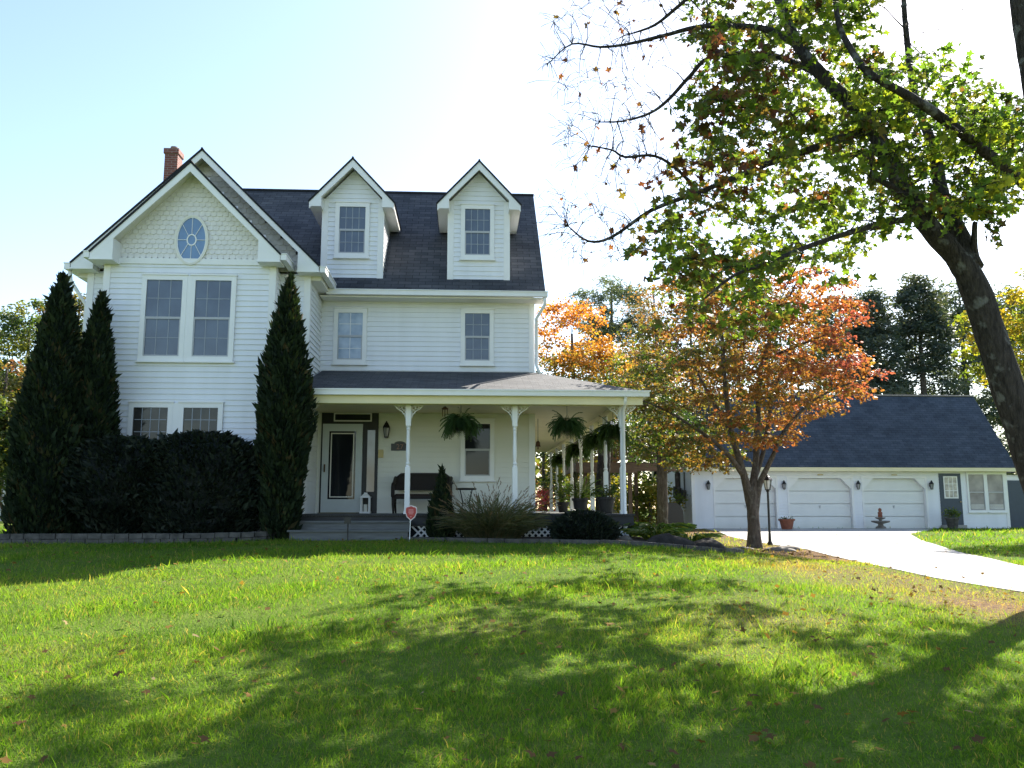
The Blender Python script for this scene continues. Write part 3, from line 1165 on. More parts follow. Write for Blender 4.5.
def dormer(x0, x1, wx0, wx1):
    y, zb, ze = 19.92, 6.90, 8.95
    cx = (x0 + x1) / 2
    m = 1.08
    zp = 9.93
    d = MB()
    d.box(x0 + .03, x1 - .03, y + .03, 22.6, zb, ze)
    hw = (x1 - x0) / 2
    d.prism([(x0 + .03, ze - .03), (x1 - .03, ze - .03), (cx, ze + hw * m - .1)], y + .03, 22.6)
    siding(d, (cx, y, 0), (1, 0, 0), [(-hw, zb), (hw, zb), (hw, ze), (0, ze + hw * m), (-hw, ze)])
    siding(d, (x1, y, 0), (0, 1, 0), [(0, zb), (2.4, zb), (2.4, ze), (0, ze)])
    siding(d, (x0, y + 2.4, 0), (0, -1, 0), [(0, zb), (2.4, zb), (2.4, ze), (0, ze)])
    dm = d.build('dormer', M['siding'], house)
    gable_roof_d(dm, cx, zp, 1.0, m, y - .36, 22.9, y)
    for sx, xx in ((1, x0), (-1, x1)):
        c = MB()
        c.box(min(xx, xx + sx * .13) - (.02 if sx > 0 else 0), max(xx, xx + sx * .13) + (.02 if sx < 0 else 0), y - .030, y + .02, zb, ze + .05)
        c.build('corner_board', M['trim'], dm)
    c = MB()
    c.box(x0 - .03, x1 + .03, y - .05, y + .02, zb - .05, zb + .02)
    c.build('flashing', M['trim'], dm)
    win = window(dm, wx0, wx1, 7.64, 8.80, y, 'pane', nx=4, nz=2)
    return dm


def gable_roof_d(dm, cx, zp, hw, m, yf, yb, ywall):
    """dormer roof pieces sit straight under the dormer"""
    t, fas, ret, rh = .04, .13, .28, .10
    nx = math.hypot(1, m)
    tv = t * nx
    a = MB()
    for sg in (-1, 1):
        xe, ze = cx + sg * hw, zp - m * hw
        a.slab([(cx, yf - .02, zp), (xe + sg * .03, yf - .02, ze - .03 * m), (xe + sg * .03, yb, ze - .03 * m), (cx, yb, zp)], t, (cx, yf, zp), (0, 1, 0))
    a.tube([(cx, yf - .021, zp - .012), (cx, yb, zp - .012)], .026, 6)
    a.build('dormer_roof', M['roof'], dm)
    b = MB()
    for sg in (-1, 1):
        xe, ze = cx + sg * hw, zp - m * hw
        f = fas * nx
        b.prism([(cx, zp - tv), (xe, ze - tv), (xe, ze - tv - f * .8), (cx, zp - tv - f)], yf, yf + .035)
        q = xe - sg * ret
        zt = zp - tv - m * abs(q - cx)
        b.prism([(xe, ze - tv - .02), (xe, ze - tv - rh), (q, ze - tv - rh), (q, zt - f * .8)], yf + (.002 if sg < 0 else .0025), ywall + .02)
        b.box(min(xe, q), max(xe, q), ywall + .021, 21.4, ze - tv - rh + .001, ze - tv - .03)
    b.build('rake_board', M['trim'], dm)
    c = MB()
    for sg in (-1, 1):
        xe, ze = cx + sg * hw, zp - m * hw
        c.prism([(cx, zp - tv - .003), (xe, ze - tv - .003), (xe, ze - tv - .05), (cx, zp - tv - .05)], yf + .036, yb - .05)
    c.build('gable_soffit', M['trim'], dm)


dormer(-3.52, -2.07, -3.12, -2.50)
dormer(-.50, .97, -.10, .51)

# --- chimney
a = MB()
CX0, CX1, CY0, CY1 = -8.56, -8.20, 23.2, 23.6
ct_ = 11.62
for (p, q) in (((CX0, CY0), (CX1, CY0)), ((CX1, CY0), (CX1, CY1)), ((CX1, CY1), (CX0, CY1)), ((CX0, CY1), (CX0, CY0))):
    L = math.hypot(q[0] - p[0], q[1] - p[1])
    for (z0, z1, o) in ((7.5, ct_ - .15, 0), (ct_ - .15, ct_, .03)):
        dx, dy = (q[1] - p[1]) / L * o, -(q[0] - p[0]) / L * o
        ex, ey_ = (q[0] - p[0]) / L * o, (q[1] - p[1]) / L * o
        a.poly([(p[0] + dx - ex, p[1] + dy - ey_, z0), (q[0] + dx + ex, q[1] + dy + ey_, z0), (q[0] + dx + ex, q[1] + dy + ey_, z1), (p[0] + dx - ex, p[1] + dy - ey_, z1)],
               [(0, z0), (L, z0), (L, z1), (0, z1)])
a.poly([(CX0 - .03, CY0 - .03, ct_), (CX1 + .03, CY0 - .03, ct_), (CX1 + .03, CY1 + .03, ct_), (CX0 - .03, CY1 + .03, ct_)])
a.poly([(CX0 - .03, CY0 - .03, ct_ - .15), (CX0 - .03, CY1 + .03, ct_ - .15), (CX1 + .03, CY1 + .03, ct_ - .15), (CX1 + .03, CY0 - .03, ct_ - .15)])
ch = a.build('chimney', M['brick'], house)
a = MB()
a.lathe([(.08, 0), (.08, .10), (.10, .10), (.10, .14)], (-8.38, 23.4, ct_ - .02), 12)
a.build('chimney_flue', M['brick'], ch)

# --- porch
PX1, PY0, PZ = 3.62, 17.2, 3.985
ZW = 4.80
a = MB()
a.slab([(-3.44, PY0, PZ), (PX1, PY0, PZ), (XR + .05, YM - .02, ZW), (-3.44, YM - .02, ZW)], .06, (-3.44, PY0, PZ), (1, 0, 0))
a.slab([(PX1, PY0, PZ), (PX1, 33.9, PZ), (XR + .03, 33.9, ZW), (XR + .03, YM - .02, ZW)], .06, (PX1, PY0, PZ), (0, 1, 0))
proof = a.build('porch_roof', M['proof'], house)
g = MB()
g.box(-3.44, PX1 + .10, PY0 - .10, PY0 + .02, PZ - .125, PZ - .005)
g.box(-3.44, PX1 + .12, PY0 - .12, PY0 - .101, PZ - .03, PZ - .0)
g.box(PX1 - .02, PX1 + .10, PY0 + .021, 33.9, PZ - .125, PZ - .005)
g.build('gutter', M['trim'], proof)
g = MB()
g.box(-3.44, 3.34, 17.5, 17.66, 3.71, 3.802)
g.box(3.16, 3.34, 17.661, 33.9, 3.71, 3.80)
g.box(-3.44, PX1 - .021, PY0 + .022, PY0 + .04, 3.70, 3.862)
g.build('porch_beam', M['cream'], proof)
g = MB()
g.box(-3.44, PX1 - .02, PY0 + .04, YM - .03, 3.803, 3.83)
g.box(XR + .03, PX1 - .02, YM - .029, 33.9, 3.804, 3.831)
g.build('porch_ceiling', M['cream'], proof)
g = MB()
g.tube([(3.24, PY0 - .03, PZ - .12), (3.24, 17.25, 3.72), (3.235, 17.485, 3.60), (3.235, 17.485, 1.15), (3.25, 17.25, 1.0)], .036, 8)
g.build('downspout', M['trim'], proof, smooth=True)

f = MB()
y = 17.38
k = 0
while y < 19.95:
    f.box(-3.44, 3.42, y, y + .135, 1.445, 1.48)
    y += .14
x = XR + .05
while x < 3.38:
    f.box(x, x + .135, 19.96, 33.8, 1.445, 1.48)
    x += .14
pf = f.build('porch_floor', M['deck'], house)
f = MB()
f.box(-3.44, 3.40, 17.40, 17.43, 1.24, 1.444)
f.box(3.37, 3.40, 17.431, 33.8, 1.24, 1.444)
f.box(-3.44, 3.425, 17.35, 17.379, 1.45, 1.482)
f.build('deck_skirt', M['deckdark'], pf)
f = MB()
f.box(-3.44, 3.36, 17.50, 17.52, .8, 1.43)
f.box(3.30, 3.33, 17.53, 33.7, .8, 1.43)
f.build('crawl_shade_panel', M['latticebk'], pf)  # near-black panels put in for the shade below the porch floor
f = MB()
x0, x1, z0, z1 = -1.1, 3.36, .98, 1.238
sp, i = .125, 0
x = x0 - (z1 - z0)
while x < x1:
    for d in (1, -1):
        a0, a1 = (x, x + (z1 - z0)) if d > 0 else (x + (z1 - z0), x)
        lo, hi = Vector((a0, 17.44 + (.008 if d > 0 else 0), z0)), Vector((a1, 17.44 + (.008 if d > 0 else 0), z1))
        if min(a0, a1) >= x0 - .01 and max(a0, a1) <= x1 + .01:
            f.bar(lo, hi, .008, .035, (0, 1, 0) if False else (0, 0, 1))
    x += sp
f.box(x0, x1, 17.43, 17.456, z1 - .001, z1 + .03)
f.box(x0, x1, 17.43, 17.456, z0 - .04, z0 + .001)
f.build('lattice', M['trim'], pf)


def porch_post(x, y, z0=1.48, side=False):
    p = MB()
    h = 3.71 - z0
    sq = .052

    def square(za, zb, w):
        p.box(x - w, x + w, y - w, y + w, z0 + za, z0 + zb)
    square(0, .95, sq)
    square(0, .06, sq + .015)
    p.lathe([(.052, .95), (.038, .99), (.05, 1.02), (.032, 1.06), (.043, 1.2), (.042, 1.35), (.034, 1.70), (.046, 1.73), (.034, 1.76), (.05, 1.80)], (x, y, z0), 12)
    square(1.80, h, sq)
    post = p.build('porch_post', M['trim'], house)
    # scroll brackets
    b = MB()
    for ax in ((1, 0), (-1, 0)) if not side else ((0, 1), (0, -1)):
        e = Vector((ax[0], ax[1], 0))
        o = Vector((x, y, 3.708)) + e * (sq + .001)

        def q(a, c):
            return o + e * a - Vector((0, 0, c))
        b.tube([q(.0, .30), q(.03, .20), q(.10, .12), q(.19, .07), q(.24, .01)], .011, 6)
        b.bar(q(0, .008), q(.26, .008), .02, .014)
        b.bar(q(.006, 0), q(.006, .32), .02, .012)
        for cx_, cz_, r_ in ((.05, .06, .038), (.12, .045, .03), (.045, .145, .03), (.185, .03, .02)):
            b.tube([q(cx_ + r_ * math.cos(an), cz_ + r_ * math.sin(an)) for an in [i_ * math.pi / 5 for i_ in range(11)]], .008, 5)
    b.build('bracket', M['trim'], post, smooth=True)


for x in (-1.22, .98, 3.22):
    porch_post(x, 17.58)
for i in range(1, 8):
    porch_post(3.22, 17.58 + 2.16 * i, side=True)
porch_post(-3.36, 17.58)

# steps
st = MB()
st.box(-3.40, -1.14, 17.07, 17.345, 1.0, 1.315)
st.box(-3.44, -1.10, 17.03, 17.346, 1.316, 1.35)
st.box(-3.40, -1.14, 16.76, 17.069, .9, 1.145)
st.box(-3.44, -1.10, 16.72, 17.068, 1.146, 1.18)
st.build('porch_steps', M['deck'], house)

# --- front door
d = MB()
dx0, dx1, dz = -3.40, -2.08, 3.86
d.box(dx0, dx1, YM - .045, YM + .02, 1.48, dz)
dr = d.build('door_surround', M['doorblk'], house)
d = MB()
sx0, sx1 = -3.36, -2.44
d.box(sx0, sx0 + .15, YM - .085, YM - .046, 1.50, 3.54)
d.box(sx1 - .15, sx1, YM - .085, YM - .046, 1.50, 3.54)
d.box(sx0 + .15, sx1 - .15, YM - .085, YM - .046, 1.50, 1.80)
d.box(sx0 + .15, sx1 - .15, YM - .085, YM - .046, 3.37, 3.54)
sd = d.build('storm_door', M['sdoor'], dr)
d = MB()
d.box(sx0 + .151, sx1 - .151, YM - .07, YM - .047, 1.801, 3.369)
d.build('door_glass', M['panedark'], dr)
d = MB()
for a_, b_, c_, e_ in ((sx0 + .19, sx0 + .215, 1.84, 3.33), (sx1 - .215, sx1 - .19, 1.84, 3.33), (sx0 + .216, sx1 - .216, 1.84, 1.865), (sx0 + .216, sx1 - .216, 3.305, 3.33)):
    d.box(a_, b_, YM - .076, YM - .0701, c_, e_)
d.build('door_glass_border', M['soffit'], dr)
d = MB()
d.box(sx0 + .05, sx0 + .08, YM - .12, YM - .0855, 2.42, 2.60)
d.tube([(sx0 + .065, YM - .125, 2.45), (sx0 + .065, YM - .15, 2.5), (sx0 + .065, YM - .125, 2.57)], .01, 6)
d.build('door_handle', M['bronze'], dr)
d = MB()
d.box(-3.12, -2.24, YM - .062, YM - .046, 3.60, 3.80)
d.build('transom_frame', M['soffit'], dr)
d = MB()
d.box(-3.09, -2.27, YM - .066, YM - .0625, 3.63, 3.77)
d.build('transom_glass', M['panedark'], dr)
d = MB()
for a_, b_, c_, e_ in ((-2.35, -2.33, 1.95, 3.42), (-2.15, -2.13, 1.95, 3.42), (-2.329, -2.151, 1.95, 1.97), (-2.329, -2.151, 3.40, 3.42)):
    d.box(a_, b_, YM - .06, YM - .0461, c_, e_)
d.build('sidelight_frame', M['doorblk'], dr)
d = MB()
d.box(-2.329, -2.151, YM - .052, YM - .0462, 1.971, 3.399)
d.build('sidelight_glass', glass_mat('sidelight glass with painted reflection', (.30, .36, .45), .05, (.12, .09, .07), 1.1), dr)  # blue and brown of the reflection are painted into the glass colour


def lantern(parent, x, y, z, sc=1.0, name='wall_lantern'):
    a = MB()
    s = sc
    a.box(x - .04 * s, x + .04 * s, y - .015, y + .01, z - .09 * s, z + .09 * s)
    a.tube([(x, y - .01, z - .02 * s), (x, y - .05 * s, z + .06 * s), (x, y - .11 * s, z + .06 * s)], .008 * s, 6)
    a.lathe([(.012, .20), (.02, .17), (.035, .16), (.09, .06), (.095, .04)], (x, y - .11 * s, z), 6) if s == 1 else a.lathe([(.012 * s, .2 * s), (.095 * s, .05 * s), (.095 * s, .03 * s)], (x, y - .11 * s, z), 6)
    for i in range(6):
        an = 2 * math.pi * (i + .5) / 6
        a.bar((x + .085 * s * math.cos(an), y - .11 * s + .085 * s * math.sin(an), z + .04 * s), (x + .05 * s * math.cos(an), y - .11 * s + .05 * s * math.sin(an), z - .17 * s), .01 * s, .01 * s)
    a.lathe([(.02 * s, -.20 * s), (.06 * s, -.185 * s), (.06 * s, -.17 * s)], (x, y - .11 * s, z), 6)
    ln = a.build(name, M['black'], parent)
    b = MB()
    b.lathe([(.045 * s, -.165 * s), (.078 * s, .035 * s)], (x, y - .11 * s, z), 6)
    b.build('lantern_glass', M['lampgrey'], ln)
    return ln


pl = P(387, 430, 20)
lantern(house, pl.x, YM - .02, pl.z)
# plaque
pq = P(400, 446.5, 20)
a = MB()
hw_, z0_, z1_ = .205, pq.z - .10, pq.z + .065
pts = [(pq.x - hw_, z0_), (pq.x + hw_, z0_), (pq.x + hw_, z1_), (pq.x + .13, z1_)] + \
      [(pq.x + .13 * math.cos(an), z1_ + .055 * math.sin(an)) for an in [math.pi * i / 10 for i in range(1, 10)]] + [(pq.x - .13, z1_), (pq.x - hw_, z1_)]
a.prism(pts, YM - .045, YM - .017)
pk = a.build('house_number_plaque', M['black'], house)


def text_mesh(txt, size, loc, m, name, parent, depth=.004):
    cu = bpy.data.curves.new(name, 'FONT')
    cu.body = txt
    cu.size = size
    cu.align_x = 'CENTER'
    cu.extrude = depth
    o = bpy.data.objects.new(name, cu)
    COL.objects.link(o)
    dg = bpy.context.evaluated_depsgraph_get()
    me = bpy.data.meshes.new_from_object(o.evaluated_get(dg))
    bpy.data.objects.remove(o)
    me.transform(Matrix.Translation(loc) @ Matrix.Rotation(R(90), 4, 'X'))
    me.materials.clear()
    return link(name, me, m, parent)


text_mesh('27', .17, (pq.x, YM - .048, pq.z - .065), mat('plaque numerals', (.30, .16, .12), .6), 'house_number', pk)
# doorbell box
a = MB()
q = P(381, 454, 20)
a.box(q.x - .06, q.x + .06, YM - .06, YM - .017, q.z - .09, q.z + .07)
a.prism([(q.x - .065, q.z + .071), (q.x + .065, q.z + .071), (q.x + .05, q.z + .10), (q.x - .05, q.z + .10)], YM - .065, YM - .017)
a.build('mail_slot_box', M['tan'], house)

# ================================================================== THINGS ON THE PORCH


def settee():
    x0, x1, y1, z = -1.66, -.34, 19.65, 1.48
    root = thing('wicker_settee', 'dark brown wicker settee with curved high back standing on the front porch', 'bench', ((x0 + x1) / 2, 19.3, z))
    a = MB()
    n = 16
    top, bot = [], []
    for i in range(n + 1):
        t = i / n
        x = x0 + (x1 - x0) * t
        e = min(t, 1 - t)
        h = .87 if e > .14 else .87 - .22 * (1 - e / .14) ** 2
        top.append((x, h))
    pts = top + [(x1, .52), (x0, .52)]
    a.prism([(x, z + h) for x, h in pts][::-1], y1 - .07, y1)
    a.tube([(x, y1 - .035, z + h) for x, h in top], .045, 8)
    a.build('backrest', M['wicker'], root)
    a = MB()
    a.box(x0 + .06, x1 - .06, 18.98, y1 - .075, z + .32, z + .38)
    a.build('seat', M['wicker'], root)
    a = MB()
    a.box(x0 + .08, x1 - .08, 19.0, y1 - .08, z + .381, z + .43)
    a.build('seat_cushion', M['cush'], root)
    for x in (x0 + .03, x1 - .03):
        a = MB()
        a.tube([(x, y1 - .04, z + .80), (x, 19.25, z + .68), (x, 19.0, z + .64), (x, 18.94, z + .58), (x, 18.95, z + .36)], .042, 8)
        a.build('armrest', M['wicker'], root, smooth=True)
        for y in (18.98, y1 - .05):
            a = MB()
            a.tube([(x, y, z + .42), (x, y, z + .2), (x + (.02 if x < -1 else -.02), y - .02, z)], [.032, .028, .022], 8)
            a.build('leg', M['wicker'], root, smooth=True)
        a = MB()
        a.tube([(x, 18.98, z + .06), (x, 19.15, z + .22), (x, 19.3, z + .26), (x, 19.5, z + .2), (x, y1 - .05, z + .06)], .014, 6)
        a.build('curved_brace', M['wicker'], root, smooth=True)


settee()


def side_table():
    c = P(466, 500, 19.2)
    z = 1.48
    root = thing('side_table', 'small dark porch side table with curved legs beside the front window', 'side table', (c.x, 19.2, z))
    a = MB()
    a.lathe([(.22, .52), (.235, .53), (.235, .55), (.22, .56)], (c.x, 19.2, z), 24)
    a.build('tabletop', M['planter'], root)
    for i in range(4):
        an = math.pi / 4 + i * math.pi / 2
        e = Vector((math.cos(an), math.sin(an), 0))
        o = Vector((c.x, 19.2, z))
        a = MB()
        a.tube([o + e * .19 + Vector((0, 0, .52)), o + e * .15 + Vector((0, 0, .4)), o + e * .10 + Vector((0, 0, .25)), o + e * .13 + Vector((0, 0, .1)), o + e * .2], .013, 6)
        a.build('leg', M['planter'], root, smooth=True)
    a = MB()
    a.lathe([(.1, .22), (.1, .235)], (c.x, 19.2, z), 16)
    a.build('lower_shelf', M['planter'], root)


side_table()

# white lantern by the door
c = P(365.5, 505, 19.75)
lan = thing('floor_lantern', 'white square candle lantern standing at the foot of the front door', 'lantern', (c.x, 19.75, 1.48))
a = MB()
for sx in (-1, 1):
    for sy in (-1, 1):
        a.box(c.x + sx * .09 - .016, c.x + sx * .09 + .016, 19.75 + sy * .09 - .016, 19.75 + sy * .09 + .016, 1.52, 1.83)
a.box(c.x - .12, c.x + .12, 19.63, 19.87, 1.48, 1.52)
a.box(c.x - .12, c.x + .12, 19.63, 19.87, 1.83, 1.86)
a.lathe([(.14, .38), (.05, .45), (.05, .47)], (c.x, 19.75, 1.48), 4)
a.build('frame', M['trim'], lan)
a = MB()
a.lathe([(.045, .041), (.045, .2), (.01, .205)], (c.x, 19.75, 1.48), 12)
a.build('candle', M['soffit'], lan)
# door mat
a = MB()
a.box(-3.3, -2.48, 19.2, 19.7, 1.483, 1.50)
tag(a.build('door_mat', M['mat']), 'tan coir mat lying in front of the white storm door', 'door mat')

# hanging bell
c = P(538, 443, 21.0)
bell = thing('hanging_bell', 'small bronze bell hanging from the cream side porch ceiling', 'bell', (c.x, 21.0, c.z))
a = MB()
a.lathe([(.075, -.09), (.06, -.07), (.05, .02), (.02, .05), (.01, .06)], (c.x, 21, c.z), 16)
a.build('bell_body', M['bronze'], bell, smooth=True)
a = MB()
a.tube([(c.x, 21, c.z + .06), (c.x, 21, 3.80)], .006, 6)
a.build('chain', M['black'], bell)
a = MB()
a.lathe([(.012, -.16), (.02, -.13), (.008, -.08)], (c.x, 21, c.z), 8)
a.build('clapper', M['bronze'], bell)
# hook ornament by the first fern
c = P(445, 409, 18.0)
hb = thing('wind_chime', 'small dark wind chime hanging left of the first porch fern', 'wind chime', (c.x, 18, c.z))
a = MB()
a.lathe([(.07, -.01), (.075, .01), (.02, .05)], (c.x, 18, c.z), 10)
a.tube([(c.x, 18, c.z + .05), (c.x, 18, 3.80)], .005, 5)
a.build('canopy', M['bronze'], hb)
a = MB()
for i in range(4):
    an = i * math.pi / 2
    a.tube([(c.x + .05 * math.cos(an), 18 + .05 * math.sin(an), c.z - .01), (c.x + .05 * math.cos(an), 18 + .05 * math.sin(an), c.z - .12 - .02 * i)], .008, 6)
a.build('chime_tubes', M['bronze'], hb)


def fern_leaflets(c, n, L, hang, up=.5, spread=1.0, seg=13, lf=.07):
    C, D, S, T, Nn = [], [], [], [], []
    for i in range(n):
        az = random.uniform(0, 2 * math.pi)
        l = L * random.uniform(.6, 1.1)
        e0 = random.uniform(-.25 if hang > 1.5 else .1, 1.25) * up
        tint = random.random()
        hv = random.uniform(.55, 1.1)
        p = Vector(c) + Vector((math.cos(az), math.sin(az), 0)) * .04
        d = Vector((math.cos(az) * math.cos(e0), math.sin(az) * math.cos(e0), math.sin(e0) + .25)).normalized()
        for k in range(seg):
            t = k / seg
            p = p + d * (l / seg)
            d = (d + Vector((0, 0, -hang * (1.4 / seg) * hv))).normalized()
            side = d.cross(Vector((0, 0, 1)))
            if side.length < .1:
                side = Vector((1, 0, 0))
            side.normalize()
            s_ = lf * (1 - .7 * t) * (.5 + .5 * min(1, t * 5))
            for sg in (-1, 1):
                C.append(p)
                D.append(side * sg + d * .45)
                S.append(s_)
                T.append(tint * .7 + .15 + random.uniform(-.1, .1) + .1 * t)
                Nn.append(Vector((0, 0, 1)) + d * .3)
            C.append(p - d * (l / seg))
            D.append(d)
            S.append(l / seg * 1.1)
            T.append(.3)
            Nn.append(side)
    return [np.array([tuple(q) for q in A]) if isinstance(A[0], Vector) else np.array(A) for A in (C, D, S, T, Nn)]


def hanging_fern(loc, label, group):
    root = thing('hanging_fern', label, 'plant', loc, group)
    x, y, z = loc
    a = MB()
    a.lathe([(.07, .0), (.11, .05), (.12, .11), (.11, .11), (.10, .09)], (x, y, z), 14)
    a.build('basket', M['planter'], root)
    a = MB()
    for i in range(3):
        an = i * 2.1
        a.tube([(x + .15 * math.cos(an), y + .15 * math.sin(an), z + .14), (x, y, z + .42)], .004, 4)
    a.tube([(x, y, z + .42), (x, y, z + .62)], .006, 5)
    a.build('hanger', M['black'], root)
    C, D, S, T, Nn = fern_leaflets((x, y, z + .14), 320, .46, 2.2, up=1.0, lf=.085)
    leaves_mesh('fronds', C, D, S, T, DIAMOND, M['lf_fern'], root, 1.2, Nn)
    return root


FG = 'ferns hanging along the porch'
fern = hanging_fern((-.14, 17.6, 3.18), 'hanging fern between the first two porch posts, right of the settee', FG)
c2 = P(567, 420, 17.6)
dup(fern, (c2.x, 17.6, 3.16), 'hanging fern alone between the second porch post and the corner post', FG, 1.9, .92)
side_lab = ['large hanging fern just left of the corner porch post', 'hanging fern second along the side porch, left of the corner fern',
            'hanging fern third along the side porch, half behind its neighbour', 'hanging fern fourth and small along the side porch, near its far end']
for i, (y, zz) in enumerate(((18.75, 3.12), (20.9, 3.12), (24.6, 3.12), (29.0, 3.10))):
    dup(fern, (3.24, y, zz), side_lab[i], FG, 2.3 * (i + 1), 1.0)


def planter(loc, label, r, h, leafm, kind='fern', cat='potted plant', potm='planter', L=.5, n=60, name='potted_plant', group=None):
    root = thing(name, label, cat, loc, group)
    x, y, z = loc
    a = MB()
    a.lathe([(r * .62, 0), (r * .68, .02), (r * .9, h * .82), (r * 1.04, h * .84), (r * 1.06, h), (r * .94, h), (r * .9, h * .9)], (x, y, z), 20)
    a.build('pot', M[potm], root)
    if kind == 'fern':
        C, D, S, T, Nn = fern_leaflets((x, y, z + h * .95), n, L, .9, up=1.25, lf=.07)
        leaves_mesh('leaves', C, D, S, T, DIAMOND, M[leafm], root, .9, Nn)
    else:
        A = in_ell((x, y, z + h + L * .4, r * 1.3, r * 1.3, L * .6), n, .1)
        sk = Skel()
        sk.limb([(x, y, z + h * .8), (x, y, z + h + .1)], [.012, .008], 6, 2)
        sk.reach(A, rmax=.006, tip=.002, k=.004)
        sk.build('stems', M['bark'], root)
        C, d = scatter(A, 8, .09)
        leaves_mesh('leaves', C, rng.normal(size=C.shape), .09 * rng.uniform(.6, 1.2, len(C)), rng.random(len(C)), DIAMOND, M[leafm], root)
    return root


c = P(580, 500, 19.3)
planter((c.x, 19.3, 1.48), 'dark planter with spreading light green leaves on the side porch', .18, .34, 'lf_lush', 'fern', L=.62, n=45)
c = P(606, 500, 18.6)
planter((c.x, 18.6, 1.48), 'large dark planter nearest the corner porch post', .20, .36, 'lf_green', 'leafy', L=.25, n=26)
c = P(563, 500, 23)
planter((c.x, 23, 1.48), 'leafy potted plant further back on the side porch', .17, .28, 'lf_lush', 'leafy', L=.75, n=60)

# small garden things in front of the porch
c = P(411, 513, 16.35)
sg_ = thing('yard_sign', 'red shield shaped yard sign on a thin white stake beside the steps', 'sign', (c.x, 16.35, .98))
a = MB()
sh = [(-.085, .10), (-.05, .105), (0, .125), (.05, .105), (.085, .10), (.10, .07), (.10, 0), (.07, -.08), (0, -.14), (-.07, -.08), (-.10, 0), (-.10, .07)]
zc_ = c.z + .01
a.prism([(c.x + x * 1.12, zc_ + z * 1.12) for x, z in sh], 16.345, 16.36)
sb = a.build('sign_border', M['signwhite'], sg_)
a = MB()
a.prism([(c.x + x * .95, zc_ + z * .95) for x, z in sh], 16.338, 16.3449)
a.build('sign_face', M['red'], sg_)
a = MB()
for i, (w_, zz) in enumerate(((.045, .05), (.05, .025), (.05, .0), (.04, -.025))):
    a.box(c.x - w_, c.x + w_, 16.334, 16.3379, zc_ + zz - .008, zc_ + zz + .008)
a.box(c.x - .012, c.x + .012, 16.334, 16.3379, zc_ - .09, zc_ - .07)
a.build('sign_print', M['pinkish'], sg_)
a = MB()
a.tube([(c.x - .01, 16.365, zc_ - .1), (c.x - .02, 16.365, .93)], .009, 6)
a.build('stake', M['trim'], sg_)

c = P(348, 523, 16.65)
sp_ = thing('path_light', 'small black spotlight on a spike in front of the porch steps', 'garden light', (c.x, 16.65, .98))
a = MB()
a.tube([(c.x, 16.65, .9), (c.x, 16.65, c.z)], .012, 6)
a.build('spike', M['black'], sp_)
a = MB()
a.box(c.x - .05, c.x + .05, 16.59, 16.68, c.z, c.z + .1)
a.box(c.x - .06, c.x + .06, 16.57, 16.589, c.z - .01, c.z + .11)
a.build('lamp_head', M['black'], sp_)

# ================================================================== SHRUBS


